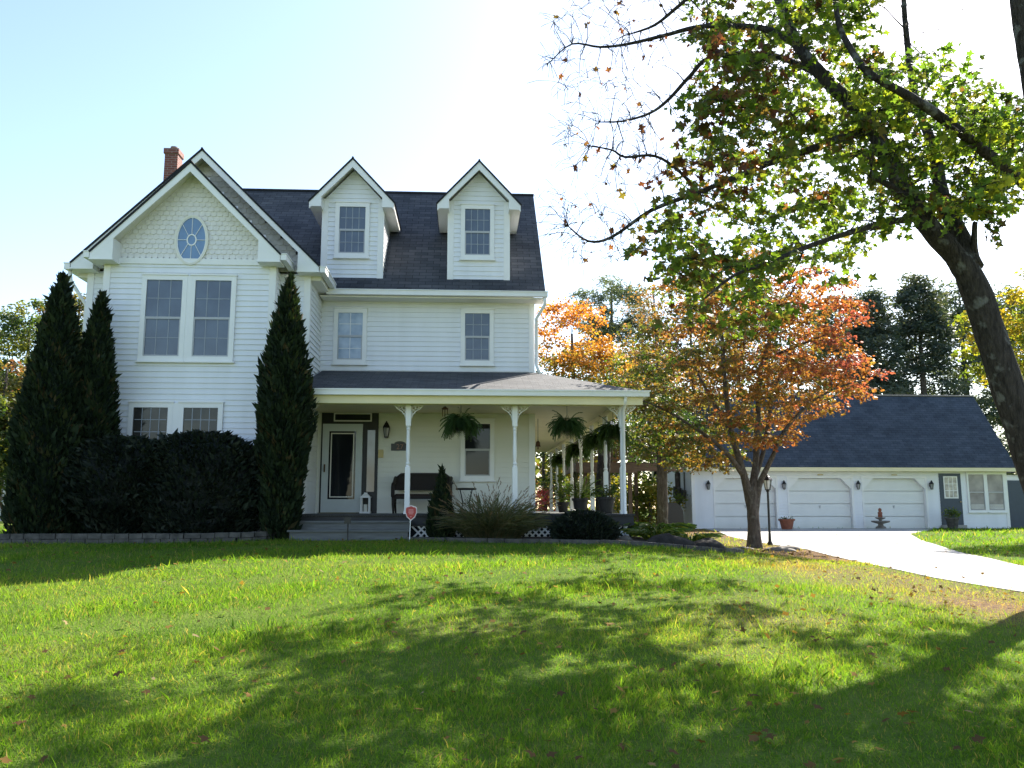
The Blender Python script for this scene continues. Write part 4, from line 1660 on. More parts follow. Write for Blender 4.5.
def dense_plant(name, label, prof, base, n, lsize, lm, cat='shrub', up=.6, trunk=.06, lump=.10, sy=1.0, squash=1.0, shape=SPRAY, group=None, stems=1, hole=None):
    """plant of revolution: prof [(z, r)...]; a woody stem, limbs and many sprays set through the outer crown"""
    root = thing(name, label, cat, base, group)
    bx, by, bz = base
    zs, rs = np.array([p[0] for p in prof]), np.array([p[1] for p in prof])
    h = zs[-1]
    mb = MB()
    for s_ in range(stems):
        ox, oy = (0, 0) if stems == 1 else (random.uniform(-.6, .6) * rs.max(), random.uniform(-.3, .3) * sy * rs.max())
        mb.tube([(bx + ox * .6, by + oy * .6, bz - .05), (bx + ox * .8, by + oy * .8, bz + h * .4), (bx + ox, by + oy, bz + h * (.9 if stems == 1 else .7))], [trunk, trunk * .7, trunk * .2], 8)
        for i in range(26 if stems == 1 else 14):
            z = h * random.uniform(.06, .85)
            an = random.uniform(0, 6.28)
            r = float(np.interp(z, zs, rs)) * .75
            q = Vector((bx + ox * .8, by + oy * .8, bz + max(z - .25, .05)))
            mb.tube([q, (bx + r * math.cos(an) * squash, by + r * math.sin(an) * sy, bz + z + .15)], [trunk * .22, .004], 5)
    mb.build('trunk', M['barkdark'], root, smooth=True)
    ph = rng.uniform(0, 6.28, 12)

    def lumps(z, an):
        return 1 + lump * (np.sin(3 * an + ph[0] + 2.3 * z) * .5 + np.sin(5 * an + ph[1] - 4.1 * z) * .35 + np.sin(9 * an + ph[2] + 7 * z) * .3)
    # sample height weighted by radius
    zz = rng.random(n * 3) * h
    keep = rng.random(n * 3) < (np.interp(zz, zs, rs) / rs.max()) * .92 + .08
    zz = zz[keep][:n]
    k = len(zz)
    an = rng.random(k) * 6.2832
    dep = 1 - .45 * rng.random(k) ** 1.8
    r = np.interp(zz, zs, rs) * dep * lumps(zz, an)
    C = np.stack([bx + r * np.cos(an) * squash, by + r * np.sin(an) * sy, bz + zz], -1)
    D = np.stack([np.cos(an), np.sin(an), np.full(k, up)], -1) + rng.normal(0, .35, (k, 3))
    T = rng.random(k) * .75 + .15 + .2 * np.sin(4 * an + 6 * zz + ph[3])
    leaves_mesh('foliage', C - unit(D) * (lsize * .5), D, lsize * np.where(rng.random(k) < .04, 1.9, rng.uniform(.6, 1.3, k)), T, shape, M[lm], root, 1.3)
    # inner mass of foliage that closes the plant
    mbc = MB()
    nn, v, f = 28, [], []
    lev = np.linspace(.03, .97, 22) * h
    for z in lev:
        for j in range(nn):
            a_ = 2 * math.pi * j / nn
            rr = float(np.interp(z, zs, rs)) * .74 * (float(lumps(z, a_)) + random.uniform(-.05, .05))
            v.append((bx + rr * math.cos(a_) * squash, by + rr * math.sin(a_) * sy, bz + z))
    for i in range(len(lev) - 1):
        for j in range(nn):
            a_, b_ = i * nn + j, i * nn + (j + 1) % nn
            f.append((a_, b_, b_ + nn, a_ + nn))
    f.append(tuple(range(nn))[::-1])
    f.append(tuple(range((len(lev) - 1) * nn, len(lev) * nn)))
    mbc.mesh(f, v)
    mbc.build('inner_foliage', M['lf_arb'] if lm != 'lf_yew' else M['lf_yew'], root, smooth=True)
    return root


AG = 'columnar arborvitae by the house front'
dense_plant('arborvitae', 'dark columnar arborvitae between the wing and the porch steps', [(0, .26), (.3, .34), (1.0, .42), (1.8, .52), (2.6, .55), (3.3, .47), (4.1, .32), (4.8, .16), (5.3, .03)],
            (-3.62, 16.95, .98), 15000, .12, 'lf_arb', 'evergreen tree', 1.4, group=AG, lump=.15)
dense_plant('arborvitae', 'tallest and widest dark arborvitae at the left edge of the house', [(0, .55), (.5, .66), (1.4, .68), (2.4, .60), (3.4, .46), (4.2, .32), (4.8, .18), (5.25, .03)],
            (-8.07, 16.9, .98), 17000, .12, 'lf_arb', 'evergreen tree', 1.4, group=AG, lump=.15)
dense_plant('arborvitae', 'slimmer dark arborvitae behind the left end of the big shrub', [(0, .40), (1.0, .47), (2.2, .45), (3.2, .36), (4.0, .25), (4.6, .13), (4.98, .03)],
            (-7.45, 17.25, .98), 12000, .12, 'lf_arb', 'evergreen tree', 1.4, group=AG, lump=.15)
dense_plant('dwarf_conifer', 'small cone shaped evergreen in front of the wicker settee', [(0, .20), (.15, .27), (.5, .25), (.9, .15), (1.2, .07), (1.42, .02)],
            (-.50, 16.85, .98), 4200, .085, 'lf_arb', 'evergreen shrub', 1.3, trunk=.025)
# big yews clipped together
dense_plant('yew_shrub', 'huge dark rounded yew in front of the bay windows, right half', [(0, .8), (.25, 1.1), (.9, 1.32), (1.4, 1.26), (1.8, 1.05), (2.02, .7), (2.12, .2)],
            (-5.22, 17.1, .98), 15000, .11, 'lf_yew', 'shrub', .7, trunk=.05, sy=.62, stems=5, lump=.12)
dense_plant('yew_shrub', 'huge dark rounded yew in front of the arborvitae, left half', [(0, .45), (.35, .75), (.7, 1.2), (1.2, 1.3), (1.65, 1.1), (1.9, .75), (2.02, .2)],
            (-6.72, 17.05, .98), 14000, .11, 'lf_yew', 'shrub', .7, trunk=.05, sy=.6, stems=5, lump=.12)
dense_plant('boxwood_shrub', 'low mounded dark evergreen shrub before the corner of the porch', [(0, .5), (.12, .64), (.3, .66), (.45, .5), (.55, .3), (.60, .08)],
            (2.25, 16.4, .96), 6500, .075, 'lf_yew', 'shrub', .7, trunk=.03, sy=.75, stems=4, lump=.08)


def ornamental_grass(c, label):
    root = thing('ornamental_grass', label, 'plant', c)
    x, y, z = c
    segs = 6

    def blades(n, L0, L1, spread, hang, wid, t0, t1, heads=False):
        C, D, S, T = [], [], [], []
        HC, HD, HS, HT = [], [], [], []
        for i in range(n):
            an = random.uniform(0, 6.28)
            q = random.random() ** .5 * spread
            p = Vector((x + q * math.cos(an) * 1.55, y + q * math.sin(an), z))
            d = Vector((math.cos(an) * q / spread * .6 + random.uniform(-.3, .3), math.sin(an) * q / spread * .6 + random.uniform(-.3, .3), 1.1)).normalized()
            l = random.uniform(L0, L1)
            out = Vector((d.x, d.y, 0)) * hang
            tt = random.uniform(t0, t1)
            for k in range(segs):
                C.append(tuple(p))
                D.append(tuple(d))
                S.append(l / segs * 1.12)
                T.append(tt)
                p = p + d * (l / segs)
                d = (d + out * .33 + Vector((0, 0, -hang * .26))).normalized()
            if heads:
                for k in range(9):
                    HC.append(tuple(p - d * .02 * k))
                    HD.append((d.x + random.uniform(-.5, .5), d.y + random.uniform(-.5, .5), d.z + random.uniform(-.2, .5)))
                    HS.append(.06)
                    HT.append(random.uniform(.75, 1))
        return (C, D, S, T), (HC, HD, HS, HT)
    sh = np.array([(-.5, 0, 0), (.5, 0, 0), (.4, 1, 0), (-.4, 1, 0)], float)
    (C, D, S, T), _ = blades(1700, .5, 1.0, .34, .75, .01, .1, .75)
    sh[:, 0] *= .075
    leaves_mesh('blades', C, D, S, T, sh, M['lf_grass'], root)
    (C, D, S, T), (a, b, c_, d) = blades(70, .8, 1.25, .34, .38, .006, .6, .95, True)
    sh2 = sh.copy()
    sh2[:, 0] *= .4
    leaves_mesh('stems', C, D, S, T, sh2, M['lf_grass'], root)
    leaves_mesh('seed_heads', a, b, c_, d, DIAMOND, M['lf_grass'], root, .4)


ornamental_grass((.50, 16.75, .97), 'bushy fountain grass with reddish seed heads in front of the porch')


def strap_clump(c, label, n=160, L=.42, lm='lf_lush', name='liriope_clump', spread=.22):
    root = thing(name, label, 'plant', c)
    C, D, S, T = [], [], [], []
    for i in range(n):
        an = random.uniform(0, 6.28)
        q = random.random() ** .5 * spread
        p = Vector((c[0] + q * math.cos(an), c[1] + q * math.sin(an), c[2]))
        d = Vector((math.cos(an) * .5, math.sin(an) * .5, 1)).normalized()
        l = L * random.uniform(.6, 1.2)
        tt = random.random()
        for k in range(5):
            C.append(tuple(p))
            D.append(tuple(d))
            S.append(l / 5 * 1.1)
            T.append(tt)
            p = p + d * l / 5
            d = (d + Vector((math.cos(an) * .25, math.sin(an) * .25, -.28))).normalized()
    sh = np.array([(-.10, 0, 0), (.10, 0, 0), (.08, 1, 0), (-.08, 1, 0)], float)
    o = leaves_mesh('leaves', C, D, S, T, sh, M[lm], root)
    return root


strap_clump((3.75, 16.9, .92), 'arching light green strap leaves right of the corner porch post', 220, .6)
strap_clump((4.35, 16.6, .88), 'strap leaf clump just behind the dark rocks', 200, .5)
strap_clump((3.95, 17.9, .92), 'taller grassy clump at the foot of the brown trunk', 220, .8)


def rock(label, c, sx, sy, sz, m='rockdark', seed=0):
    r_ = random.Random(seed)
    mb = MB()
    n, lv = 12, 7
    v = []
    ph = [r_.uniform(0, 6.28) for _ in range(6)]
    for i in range(lv):
        th = (i / (lv - 1)) * math.pi * .62
        for j in range(n):
            a_ = 2 * math.pi * j / n
            k = 1 + .16 * math.sin(2 * a_ + ph[0] + th) + .1 * math.sin(3 * a_ + ph[1] - 2 * th) + r_.uniform(-.05, .05)
            rr = max(.02, math.sin(th)) * k
            v.append((c[0] + sx * rr * math.cos(a_), c[1] + sy * rr * math.sin(a_), c[2] + sz * (math.cos(th) * (1 + .1 * math.sin(a_ + ph[2])))))
    f = [tuple(range(n))]
    for i in range(lv - 1):
        for j in range(n):
            a_, b_ = i * n + j, i * n + (j + 1) % n
            f.append((a_, a_ + n, b_ + n, b_))
    mb.mesh(f, v)
    return tag(mb.build('rock', M[m], smooth=True), label, 'rock')


rock('dark rounded boulder at the bed edge, the wider of the pair', (3.75, 15.75, .88), .42, .3, .24, seed=1)
rock('dark boulder to the right of the widest one at the bed edge', (4.45, 15.8, .82), .33, .28, .22, seed=2)
rock('small pale stone at the end of the row of boulders', (4.95, 15.85, .77), .16, .12, .10, 'rock', seed=3)
rock('pale stone at the foot of the corner porch post', (3.05, 16.6, .94), .17, .14, .13, 'rock', seed=4)
rock('flat pale stone lying on the edging before the mounded shrub', (2.65, 15.85, .92), .22, .13, .09, 'rock', seed=5)
rock('flat stone left of the trunk of the red maple', (6.75, 20.9, .57), .35, .2, .09, 'rock', seed=6)
rock('flat stone in front of the trunk of the red maple', (7.55, 20.5, .57), .38, .2, .10, 'rock', seed=7)
rock('flat stone right of the trunk of the red maple by the lamp post', (8.05, 21.3, .57), .3, .22, .10, 'rock', seed=8)

# ================================================================== GARAGE
GY, GX0, GX1, GZ = 37.0, 9.82, 24.05, .66
garage = thing('garage', 'long white detached garage with steep blue grey roof and three overhead doors', 'garage', (17, 40, GZ))
gd = [(10.85, 13.55), (14.15, 16.95), (17.5, 20.3)]
DZ = 2.90
a = MB()
a.box(GX0 + .03, GX1 - .03, GY + .45, 43.2, GZ, 3.3)
a.prism_yz([(GY + .1, 3.28), (43.2, 3.28), (40.1, 6.6)], GX0 + .03, GX1 - .03)
xs = [GX0] + [x for p_ in gd for x in p_] + [GX1]
for i in range(0, 8, 2):
    a.box(xs[i] + .015, xs[i + 1] - .015, GY + .02, GY + .46, GZ, 3.28)
    siding(a, (xs[i], GY, 0), (1, 0, 0), [(0, GZ + .02), (xs[i + 1] - xs[i], GZ + .02), (xs[i + 1] - xs[i], 3.28), (0, 3.28)], .13)
for x0, x1 in gd:
    a.box(x0 - .015, x1 + .015, GY + .021, GY + .46, DZ + .001, 3.28)
    siding(a, (x0, GY, 0), (1, 0, 0), [(0, DZ), (x1 - x0, DZ), (x1 - x0, 3.28), (0, 3.28)], .13)
siding(a, (GX0, 43.2, 0), (0, -1, 0), [(0, GZ), (6.2, GZ), (6.2, 3.28), (3.1, 6.6), (0, 3.28)], .13)
siding(a, (GX1, GY, 0), (0, 1, 0), [(0, GZ), (6.2, GZ), (6.2, 3.28), (3.1, 6.6), (0, 3.28)], .13)
a.build('wall', M['siding'], garage)
for x, sx in ((GX0, 1), (GX1, -1)):
    a = MB()
    a.box(min(x, x + sx * .1) - .02, max(x, x + sx * .1) + .02, GY - .032, GY + .01, GZ, 3.28)
    a.build('corner_board', M['trim'], garage)
for x0, x1 in gd:
    a = MB()
    for xx, sg in ((x0, 1), (x1, -1)):
        # chamfered corner and jamb casing
        a.prism([(xx, DZ + .1), (xx - sg * .09, DZ + .1), (xx - sg * .09, GZ + .01), (xx, GZ + .01)][::sg], GY - .03, GY + .44)
        a.prism([(xx + sg * .001, DZ - .001), (xx + sg * .001, DZ - .46), (xx + sg * .46, DZ - .001)][::sg], GY - .012, GY + .42)
    a.box(x0 + .001, x1 - .001, GY - .031, GY + .02, DZ, DZ + .1)
    a.build('door_casing', M['trim'], garage)
for x0, x1 in gd:
    d = MB()
    h = (DZ - GZ) / 4
    for i in range(4):
        d.box(x0 + .005, x1 - .005, GY + .2, GY + .24, GZ + .01 + h * i, GZ + h * (i + 1) - .008)
        d.box(x0 + .005, x1 - .005, GY + .19, GY + .1999, GZ + .03 + h * i, GZ + h * (i + 1) - .035)
    do = d.build('garage_door', M['gdoor'], garage)
    d = MB()
    xm = (x0 + x1) / 2 + .02
    d.box(xm - .05, xm + .05, GY + .165, GY + .1899, GZ + 1.02, GZ + 1.05)
    d.box(xm - .015, xm + .015, GY + .16, GY + .1898, GZ + .93, GZ + 1.02)
    d.build('handle', M['sash'], do)
    d = MB()
    d.box(xm - .12, xm + .12, GY - .07, GY - .017, 3.03, 3.075)
    d.build('motion_light', M['tan'], garage)
for u in (707.5, 783, 857, 930):
    c = P(u, 485, GY)
    lantern(garage, c.x, GY - .02, c.z, 1.02)
# roof
gez, gey, grz, gry = 3.37, 36.62, 6.93, 39.45
a = MB()
a.slab([(9.5, gey, gez), (24.35, gey, gez), (24.35, gry, grz), (9.5, gry, grz)], .08, (9.5, gey, gez), (1, 0, 0))
a.slab([(9.5, gry, grz), (24.35, gry, grz), (24.35, 43.6, gez), (9.5, 43.6, gez)], .08, (24.3, 43.6, gez), (-1, 0, 0))
gr = a.build('roof', M['groof'], garage)
a = MB()
a.tube([(9.49, gry, grz + .01), (24.36, gry, grz + .01)], .045, 6)
a.build('ridge_cap', M['stonepale'], gr)
a = MB()
a.box(9.5, 24.35, gey - .03, gey - .005, gez - .17, gez - .01)
a.box(9.5, 24.35, gey - .004, GY + .02, gez - .17, gez - .13)
for x in (9.52, 24.32):
    a.bar((x, gey, gez - .19), (x, gry, grz - .2), .035, .16)
    a.bar((x, 43.6, gez - .19), (x, gry, grz - .2), .035, .16)
a.build('fascia', M['cream'], gr)
# blue entry door
d = MB()
d.box(20.95, 21.93, GY - .045, GY + .01, .86, 3.12)
bd_ = d.build('entry_door', M['navy'], garage)
d = MB()
d.box(21.13, 21.77, GY - .062, GY - .046, 2.02, 3.0)
d.build('door_window_frame', M['trim'], bd_)
d = MB()
d.box(21.18, 21.72, GY - .066, GY - .0622, 2.07, 2.95)
d.build('door_window_pane', mat('bright door glass', (.62, .60, .52), .1, .3, 6, c2=(.20, .20, .20)), bd_)
d = MB()
for x in (21.36, 21.54):
    d.box(x - .012, x + .012, GY - .071, GY - .0663, 2.07, 2.95)
for z in (2.36, 2.66):
    d.box(21.18, 21.72, GY - .0705, GY - .0665, z - .012, z + .012)
d.build('door_window_grille', M['trim'], bd_)
d = MB()
d.lathe([(.03, 0), (.035, .02), (.02, .05)], (21.85, GY - .07, 1.85), 10)
d.build('door_knob', M['gold'], bd_)
d = MB()
d.box(20.9, 21.98, GY - .2, GY - .02, .72, .855)
d.build('door_step', M['concrete'], bd_)
w1 = window(garage, 22.28, 22.98, 1.5, 3.08, GY, 'panegar', cas=.08, nx=0)
w2 = window(garage, 23.14, 23.86, 1.5, 3.08, GY, 'panegar', cas=.08, nx=0)
# blinds and curtains behind the pale glass are drawn in as real slats
for x0, x1 in ((22.28, 22.98), (23.14, 23.86)):
    d = MB()
    for i in range(7):
        z = 1.56 + i * .03
        d.box(x0 + .05, x1 - .05, GY - .042, GY - .0325, z, z + .012)
    d.build('blind', M['trim'], w1 if x0 < 23 else w2)
# annex at the right end
a = MB()
a.box(24.06, 27.5, 38.0, 43.0, GZ, 3.1)
siding(a, (24.08, 38.0, 0), (1, 0, 0), [(0, GZ), (3.4, GZ), (3.4, 3.1), (0, 3.1)], .13)
a.build('annex_wall', M['siding'], garage)
a = MB()
a.slab([(24.07, 37.7, 3.25), (27.8, 37.7, 3.25), (27.8, 43.2, 3.9), (24.07, 43.2, 3.9)], .08, None, (1, 0, 0))
a.build('annex_roof', M['groof'], garage)
a = MB()
a.box(24.35, 26.2, 37.94, 37.983, GZ + .02, 2.85)
a.build('annex_door', M['navy'], garage)
# meter boxes on the side wall
for y, z, w_, h_ in ((37.9, 2.0, .25, .4), (38.7, 1.9, .3, .6), (39.5, 2.1, .3, .5)):
    a = MB()
    a.box(GX0 - .16, GX0 - .03, y, y + w_, z, z + h_)
    a.tube([(GX0 - .06, y + w_ / 2, z + h_), (GX0 - .06, y + w_ / 2, 3.2)], .03, 6)
    a.build('meter_box', M['paver'], garage)

# things by the garage
c = P(787, 529, 34.9)
planter((c.x, 34.9, H(c.x, 34.9) + .03), 'wide terracotta pot standing before the pier between the first garage doors', .32, .42, 'lf_green', 'leafy', 'pot', 'terra', L=.05, n=6, name='terracotta_pot')
c = P(953, 529, 36.0)
planter((c.x, 36.0, H(c.x, 36.0)), 'grey pot with trailing green plant in front of the blue door', .28, .48, 'lf_lush', 'leafy', 'potted plant', 'paver', L=.4, n=50)

c = P(881, 529, 36.0)
fx, fy, fz = c.x, 36.0, H(c.x, 36.0) + .03
fo = thing('garden_fountain', 'small tiered stone fountain with reddish figure before the third garage door', 'fountain', (fx, fy, fz))
a = MB()
a.lathe([(.22, 0), (.2, .06), (.12, .1), (.1, .18), (.36, .26), (.38, .32), (.34, .32), (.1, .27)], (fx, fy, fz), 20)
a.build('basin', M['stonepale'], fo, smooth=True)
a = MB()
a.lathe([(.08, .27), (.06, .36), (.2, .42), (.21, .46), (.05, .44)], (fx, fy, fz), 16)
a.build('upper_bowl', M['stonepale'], fo, smooth=True)
a = MB()
a.lathe([(.07, .44), (.10, .50), (.085, .58), (.10, .66), (.05, .71), (.075, .77), (.06, .83), (.01, .86)], (fx, fy, fz), 12)
a.build('figure', M['terra'], fo, smooth=True)

# lamp post
lx, ly, lz = 8.38, 23.5, H(8.38, 23.5)
lp = thing('lamp_post', 'black lamp post with lantern head beside the red maple at the driveway edge', 'lamp post', (lx, ly, lz))
a = MB()
a.lathe([(.075, 0), (.075, .06), (.045, .10), (.038, .30), (.032, .34), (.030, 1.45), (.045, 1.47), (.05, 1.52)], (lx, ly, lz), 12)
a.build('post', M['black'], lp)
a = MB()
hz = lz + 1.52
for i in range(6):
    an = math.pi / 3 * i
    a.bar((lx + .07 * math.cos(an), ly + .07 * math.sin(an), hz), (lx + .115 * math.cos(an), ly + .115 * math.sin(an), hz + .26), .014, .014)
a.lathe([(.08, -.01), (.08, .01)], (lx, ly, hz), 6)
a.lathe([(.15, .26), (.14, .28), (.07, .36), (.04, .38), (.04, .40), (.015, .42), (.01, .47)], (lx, ly, hz), 6)
hd = a.build('lantern_head', M['black'], lp)
a = MB()
a.lathe([(.062, .012), (.105, .258)], (lx, ly, hz), 6)
a.build('lantern_glass', M['lampglass'], hd)

# raised deck beyond the porch
dk = thing('raised_deck', 'brown raised timber deck on posts between the house and the garage', 'deck', (6.2, 34, .9))
a = MB()
a.box(4.2, 8.4, 33.0, 37.5, 3.30, 3.36)
a.build('deck_boards', M['wood'], dk)
a = MB()
a.box(4.2, 8.4, 32.94, 32.995, 3.02, 3.30)
a.box(4.2, 4.26, 33.0, 37.5, 3.02, 3.295)
a.box(4.2, 6.6, 32.88, 32.935, 2.95, 3.32)
a.build('rim_beam', M['wood'], dk)
for x, y in ((4.6, 33.15), (6.35, 33.15), (4.6, 37.2), (7.4, 37.2)):
    a = MB()
    a.box(x - .07, x + .07, y - .07, y + .07, .6, 3.30)
    a.build('deck_post', M['wood'], dk)
a = MB()
a.box(4.2, 8.4, 33.0, 33.08, 4.25, 4.32)
a.box(4.2, 8.4, 33.02, 33.06, 3.45, 3.5)
x = 4.25
while x < 8.35:
    a.box(x, x + .035, 33.02, 33.06, 3.501, 4.249)
    x += .14
for x in (4.22, 6.4, 8.35):
    a.box(x - .05, x + .05, 32.996, 33.095, 3.36, 4.42)
for y in np.arange(33.2, 37.4, .14):
    a.box(4.22, 4.255, float(y), float(y) + .035, 3.40, 4.249)
a.box(4.2, 4.28, 33.1, 37.5, 4.25, 4.32)
a.build('railing', M['wood'], dk)
# pale canopy on the deck
um = thing('patio_umbrella', 'pale open patio umbrella on the raised deck behind the corner post', 'umbrella', (5.9, 34.6, 3.36))
a = MB()
for i in range(8):
    a0, a1 = math.pi / 4 * i, math.pi / 4 * (i + 1)
    t_ = (5.9, 34.6, 5.15)
    a.poly([t_, (5.9 + 1.25 * math.cos(a0), 34.6 + 1.25 * math.sin(a0), 4.62), (5.9 + 1.25 * math.cos(a1), 34.6 + 1.25 * math.sin(a1), 4.62)])
    a.poly([(5.9 + 1.25 * math.cos(a0), 34.6 + 1.25 * math.sin(a0), 4.62), (5.9 + 1.25 * math.cos(a0), 34.6 + 1.25 * math.sin(a0), 4.5), (5.9 + 1.25 * math.cos(a1), 34.6 + 1.25 * math.sin(a1), 4.5), (5.9 + 1.25 * math.cos(a1), 34.6 + 1.25 * math.sin(a1), 4.62)])
a.build('canopy', M['lampglass'], um)
a = MB()
a.tube([(5.9, 34.6, 3.36), (5.9, 34.6, 5.2)], .025, 8)
a.build('pole', M['wood'], um)

# dark covered grill and bins at the garage corner
c = P(672, 520, 33.5)
gl = thing('covered_grill', 'black covered grill standing under the deck at the garage corner', 'grill', (c.x, 33.5, H(c.x, 33.5)))
gz = H(c.x, 33.5)
a = MB()
a.prism([(c.x - .42, gz), (c.x + .42, gz), (c.x + .38, gz + .8), (c.x + .28, gz + 1.0), (c.x + .1, gz + 1.12), (c.x - .15, gz + 1.12), (c.x - .33, gz + .98), (c.x - .38, gz + .8)], 33.2, 33.8)
a.build('cover', M['black'], gl)
for dx in (-.3, .3):
    a = MB()
    a.prism_yz([(33.14 + .07 * math.cos(i * .785), gz + .07 + .07 * math.sin(i * .785)) for i in range(8)], c.x + dx - .02, c.x + dx + .02)
    a.build('wheel', M['planter'], gl)

# neighbour house far left
nb = thing('neighbour_house', 'low pale house with grey roof at the far left edge', 'house', (-24, 43, 1))
a = MB()
a.box(-30, -20.0, 41, 47, .9, 3.4)
siding(a, (-30, 41, 0), (1, 0, 0), [(0, 1), (10, 1), (10, 3.4), (0, 3.4)], .14)
a.build('wall', M['soffit'], nb)
a = MB()
a.slab([(-30.4, 40.5, 3.35), (-19.6, 40.5, 3.35), (-19.6, 44, 4.9), (-30.4, 44, 4.9)], .12, None, (1, 0, 0))
a.slab([(-30.4, 44, 4.9), (-19.6, 44, 4.9), (-19.6, 47.5, 3.35), (-30.4, 47.5, 3.35)], .12, None, (-1, 0, 0))
rf = a.build('roof', M['nroof'], nb)
a = MB()
a.box(-30.4, -19.6, 40.44, 40.498, 3.15, 3.35)
a.build('fascia', M['trim'], rf)
window(nb, -22.4, -21.5, 1.9, 3.0, 41, 'panedark', nx=2)

# ================================================================== TREES


def poly_sample(poly, n):
    """random points inside an outline"""
    pl_ = np.array(poly, float)
    lo, hi = pl_.min(0), pl_.max(0)
    out = []
    while len(out) < n:
        q = lo + (hi - lo) * rng.random(2)
        c_ = False
        j = len(pl_) - 1
        for i in range(len(pl_)):
            if (pl_[i, 1] > q[1]) != (pl_[j, 1] > q[1]) and q[0] < (pl_[j, 0] - pl_[i, 0]) * (q[1] - pl_[i, 1]) / (pl_[j, 1] - pl_[i, 1]) + pl_[i, 0]:
                c_ = not c_
            j = i
        if c_:
            out.append(q)
    return np.array(out)


def leaning_maple():
    root = thing('maple_tree', 'big leaning maple with forked dark trunk and bare left twigs on the right lawn', 'tree', (8.0, 11, .4))
    sk = Skel()
    trunk = sk.limb([(8.05, 11, .25), (7.85, 11, 1.1), (7.5, 11, 2.4), (7.16, 11, 3.7), (6.93, 11, 4.6), P(955, 256, 11), P(930, 228, 11), P(909, 196, 11.05), P(889, 160, 11.1), P(866, 118, 11.3), P(832, 86, 11.5), P(800, 48, 11.7), P(778, -5, 12), P(765, -80, 12.4), P(760, -160, 12.8)],
                    [.32, .26, .222, .197, .188, .148, .138, .126, .118, .11, .10, .088, .075, .05, .03], 16, 5, .05)
    sk.limb([P(972, 268, 11), P(962, 240, 11.15), P(950, 215, 11.3), P(941, 193, 11.5), P(934, 150, 11.9), P(915, 95, 12.4), P(905, 20, 13), P(900, -80, 13.5)], [.15, .125, .115, .105, .08, .06, .045, .02], 12)
    sk.limb([P(975, 262, 11), P(974, 244, 10.95), P(975, 222, 10.9)], [.07, .045, .035], 8)
    sk.limb([P(913, 219, 11), P(888, 222, 10.8), P(858, 230, 10.5), P(815, 244, 10.2), P(770, 262, 9.9), P(735, 275, 9.7), P(705, 298, 9.6)], [.055, .046, .04, .034, .027, .02, .01], 8)
    sk.limb([P(905, 200, 11.05), P(893, 188, 10.6), P(870, 176, 10.2)], [.06, .05, .02], 8)
    sk.limb([P(872, 128, 11.25), P(850, 135, 11.6), P(815, 148, 12.2), P(765, 165, 12.8), P(705, 190, 13.2), P(652, 210, 13.4), P(612, 237, 13.4), P(588, 241, 13.3), P(568, 226, 13.2)], [.08, .07, .06, .05, .042, .034, .025, .018, .01], 8)
    sk.limb([P(800, 48, 11.7), P(770, 30, 12.1), P(730, 26, 12.5), P(698, 27, 12.8), P(662, 36, 13), P(628, 44, 13.1), P(600, 47, 13.1), P(572, 44, 13.1), P(550, 62, 13.1)], [.06, .05, .044, .038, .031, .025, .019, .014, .008], 8)
    sk.limb([P(820, 75, 11.55), P(770, 55, 12.4), P(712, 57, 13.2), P(690, 76, 13.4), P(668, 100, 13.5), P(650, 113, 13.6), P(624, 121, 13.6), P(600, 122, 13.6)], [.05, .045, .04, .035, .03, .024, .018, .010], 7)
    sk.limb([P(780, 0, 12), P(720, -25, 12.8), P(680, 5, 13.3), P(655, 25, 13.5), P(630, 34, 13.6)], [.05, .04, .032, .025, .012], 7)
    sk.limb([P(700, 195, 13.2), P(670, 235, 13.0), P(655, 150, 12.6), P(625, 152, 12.5), P(598, 150, 12.5)][0:1] + [P(680, 172, 13.0), P(655, 156, 12.8), P(625, 157, 12.7), P(612, 150, 12.7), P(590, 146, 12.7)], [.036, .03, .024, .02, .015, .01], 6)
    for k_ in range(5):
        a0 = P(840 + 30 * k_ - 60, 60 - 10 * k_, 11.6 + .2 * k_)
    leafy = [(700, -70), (692, 20), (700, 60), (688, 110), (700, 128), (690, 150), (672, 180), (650, 208), (640, 245), (655, 280), (700, 318), (735, 335), (765, 330), (792, 292), (835, 268), (868, 236), (905, 226), (930, 205),
             (950, 215), (975, 205), (1010, 190), (1020, 120), (985, 95), (940, 62), (905, 58), (885, 25), (880, -70)]
    q = poly_sample(leafy, 420)
    Y = rng.uniform(9.6, 18.0, len(q))
    A = [tuple(P(u, v, y)) for (u, v), y in zip(q, Y)]
    U = list(q[:, 0])
    # the part of the crown above the picture
    q2 = poly_sample([(690, -60), (720, -260), (840, -380), (960, -360), (1060, -200), (1000, -60)], 140)
    A += [tuple(P(u, v, y)) for (u, v), y in zip(q2, rng.uniform(10.4, 18.0, len(q2)))]
    U += list(q2[:, 0])
    # hanging sprays in front of the red maple
    q3 = np.concatenate([poly_sample([(650, 250), (690, 235), (775, 260), (770, 325), (735, 345), (700, 330)], 16), poly_sample([(700, 40), (760, 30), (770, 130), (700, 125)], 14)])
    A += [tuple(P(u, v, y)) for (u, v), y in zip(q3, rng.uniform(9.3, 12.5, len(q3)))]
    U += list(q3[:, 0])
    A, U = np.array(A), np.array(U)
    sk.reach(A, rmax=.045, k=.011)
    nb_ = len(sk.tubes)
    # bare twigs on the left
    qb = np.concatenate([poly_sample([(548, 20), (600, -30), (700, -40), (705, 30), (690, 110), (640, 130), (575, 120), (545, 70)], 190),
                         poly_sample([(560, 120), (640, 120), (690, 130), (660, 190), (600, 200), (565, 170)], 80),
                         poly_sample([(548, 190), (600, 200), (640, 225), (620, 262), (575, 262), (550, 230)], 70),
                         poly_sample([(900, 0), (965, 5), (960, 30), (905, 50)], 14)])
    B = np.array([tuple(P(u, v, y)) for (u, v), y in zip(qb, rng.uniform(12.2, 14.2, len(qb)))])
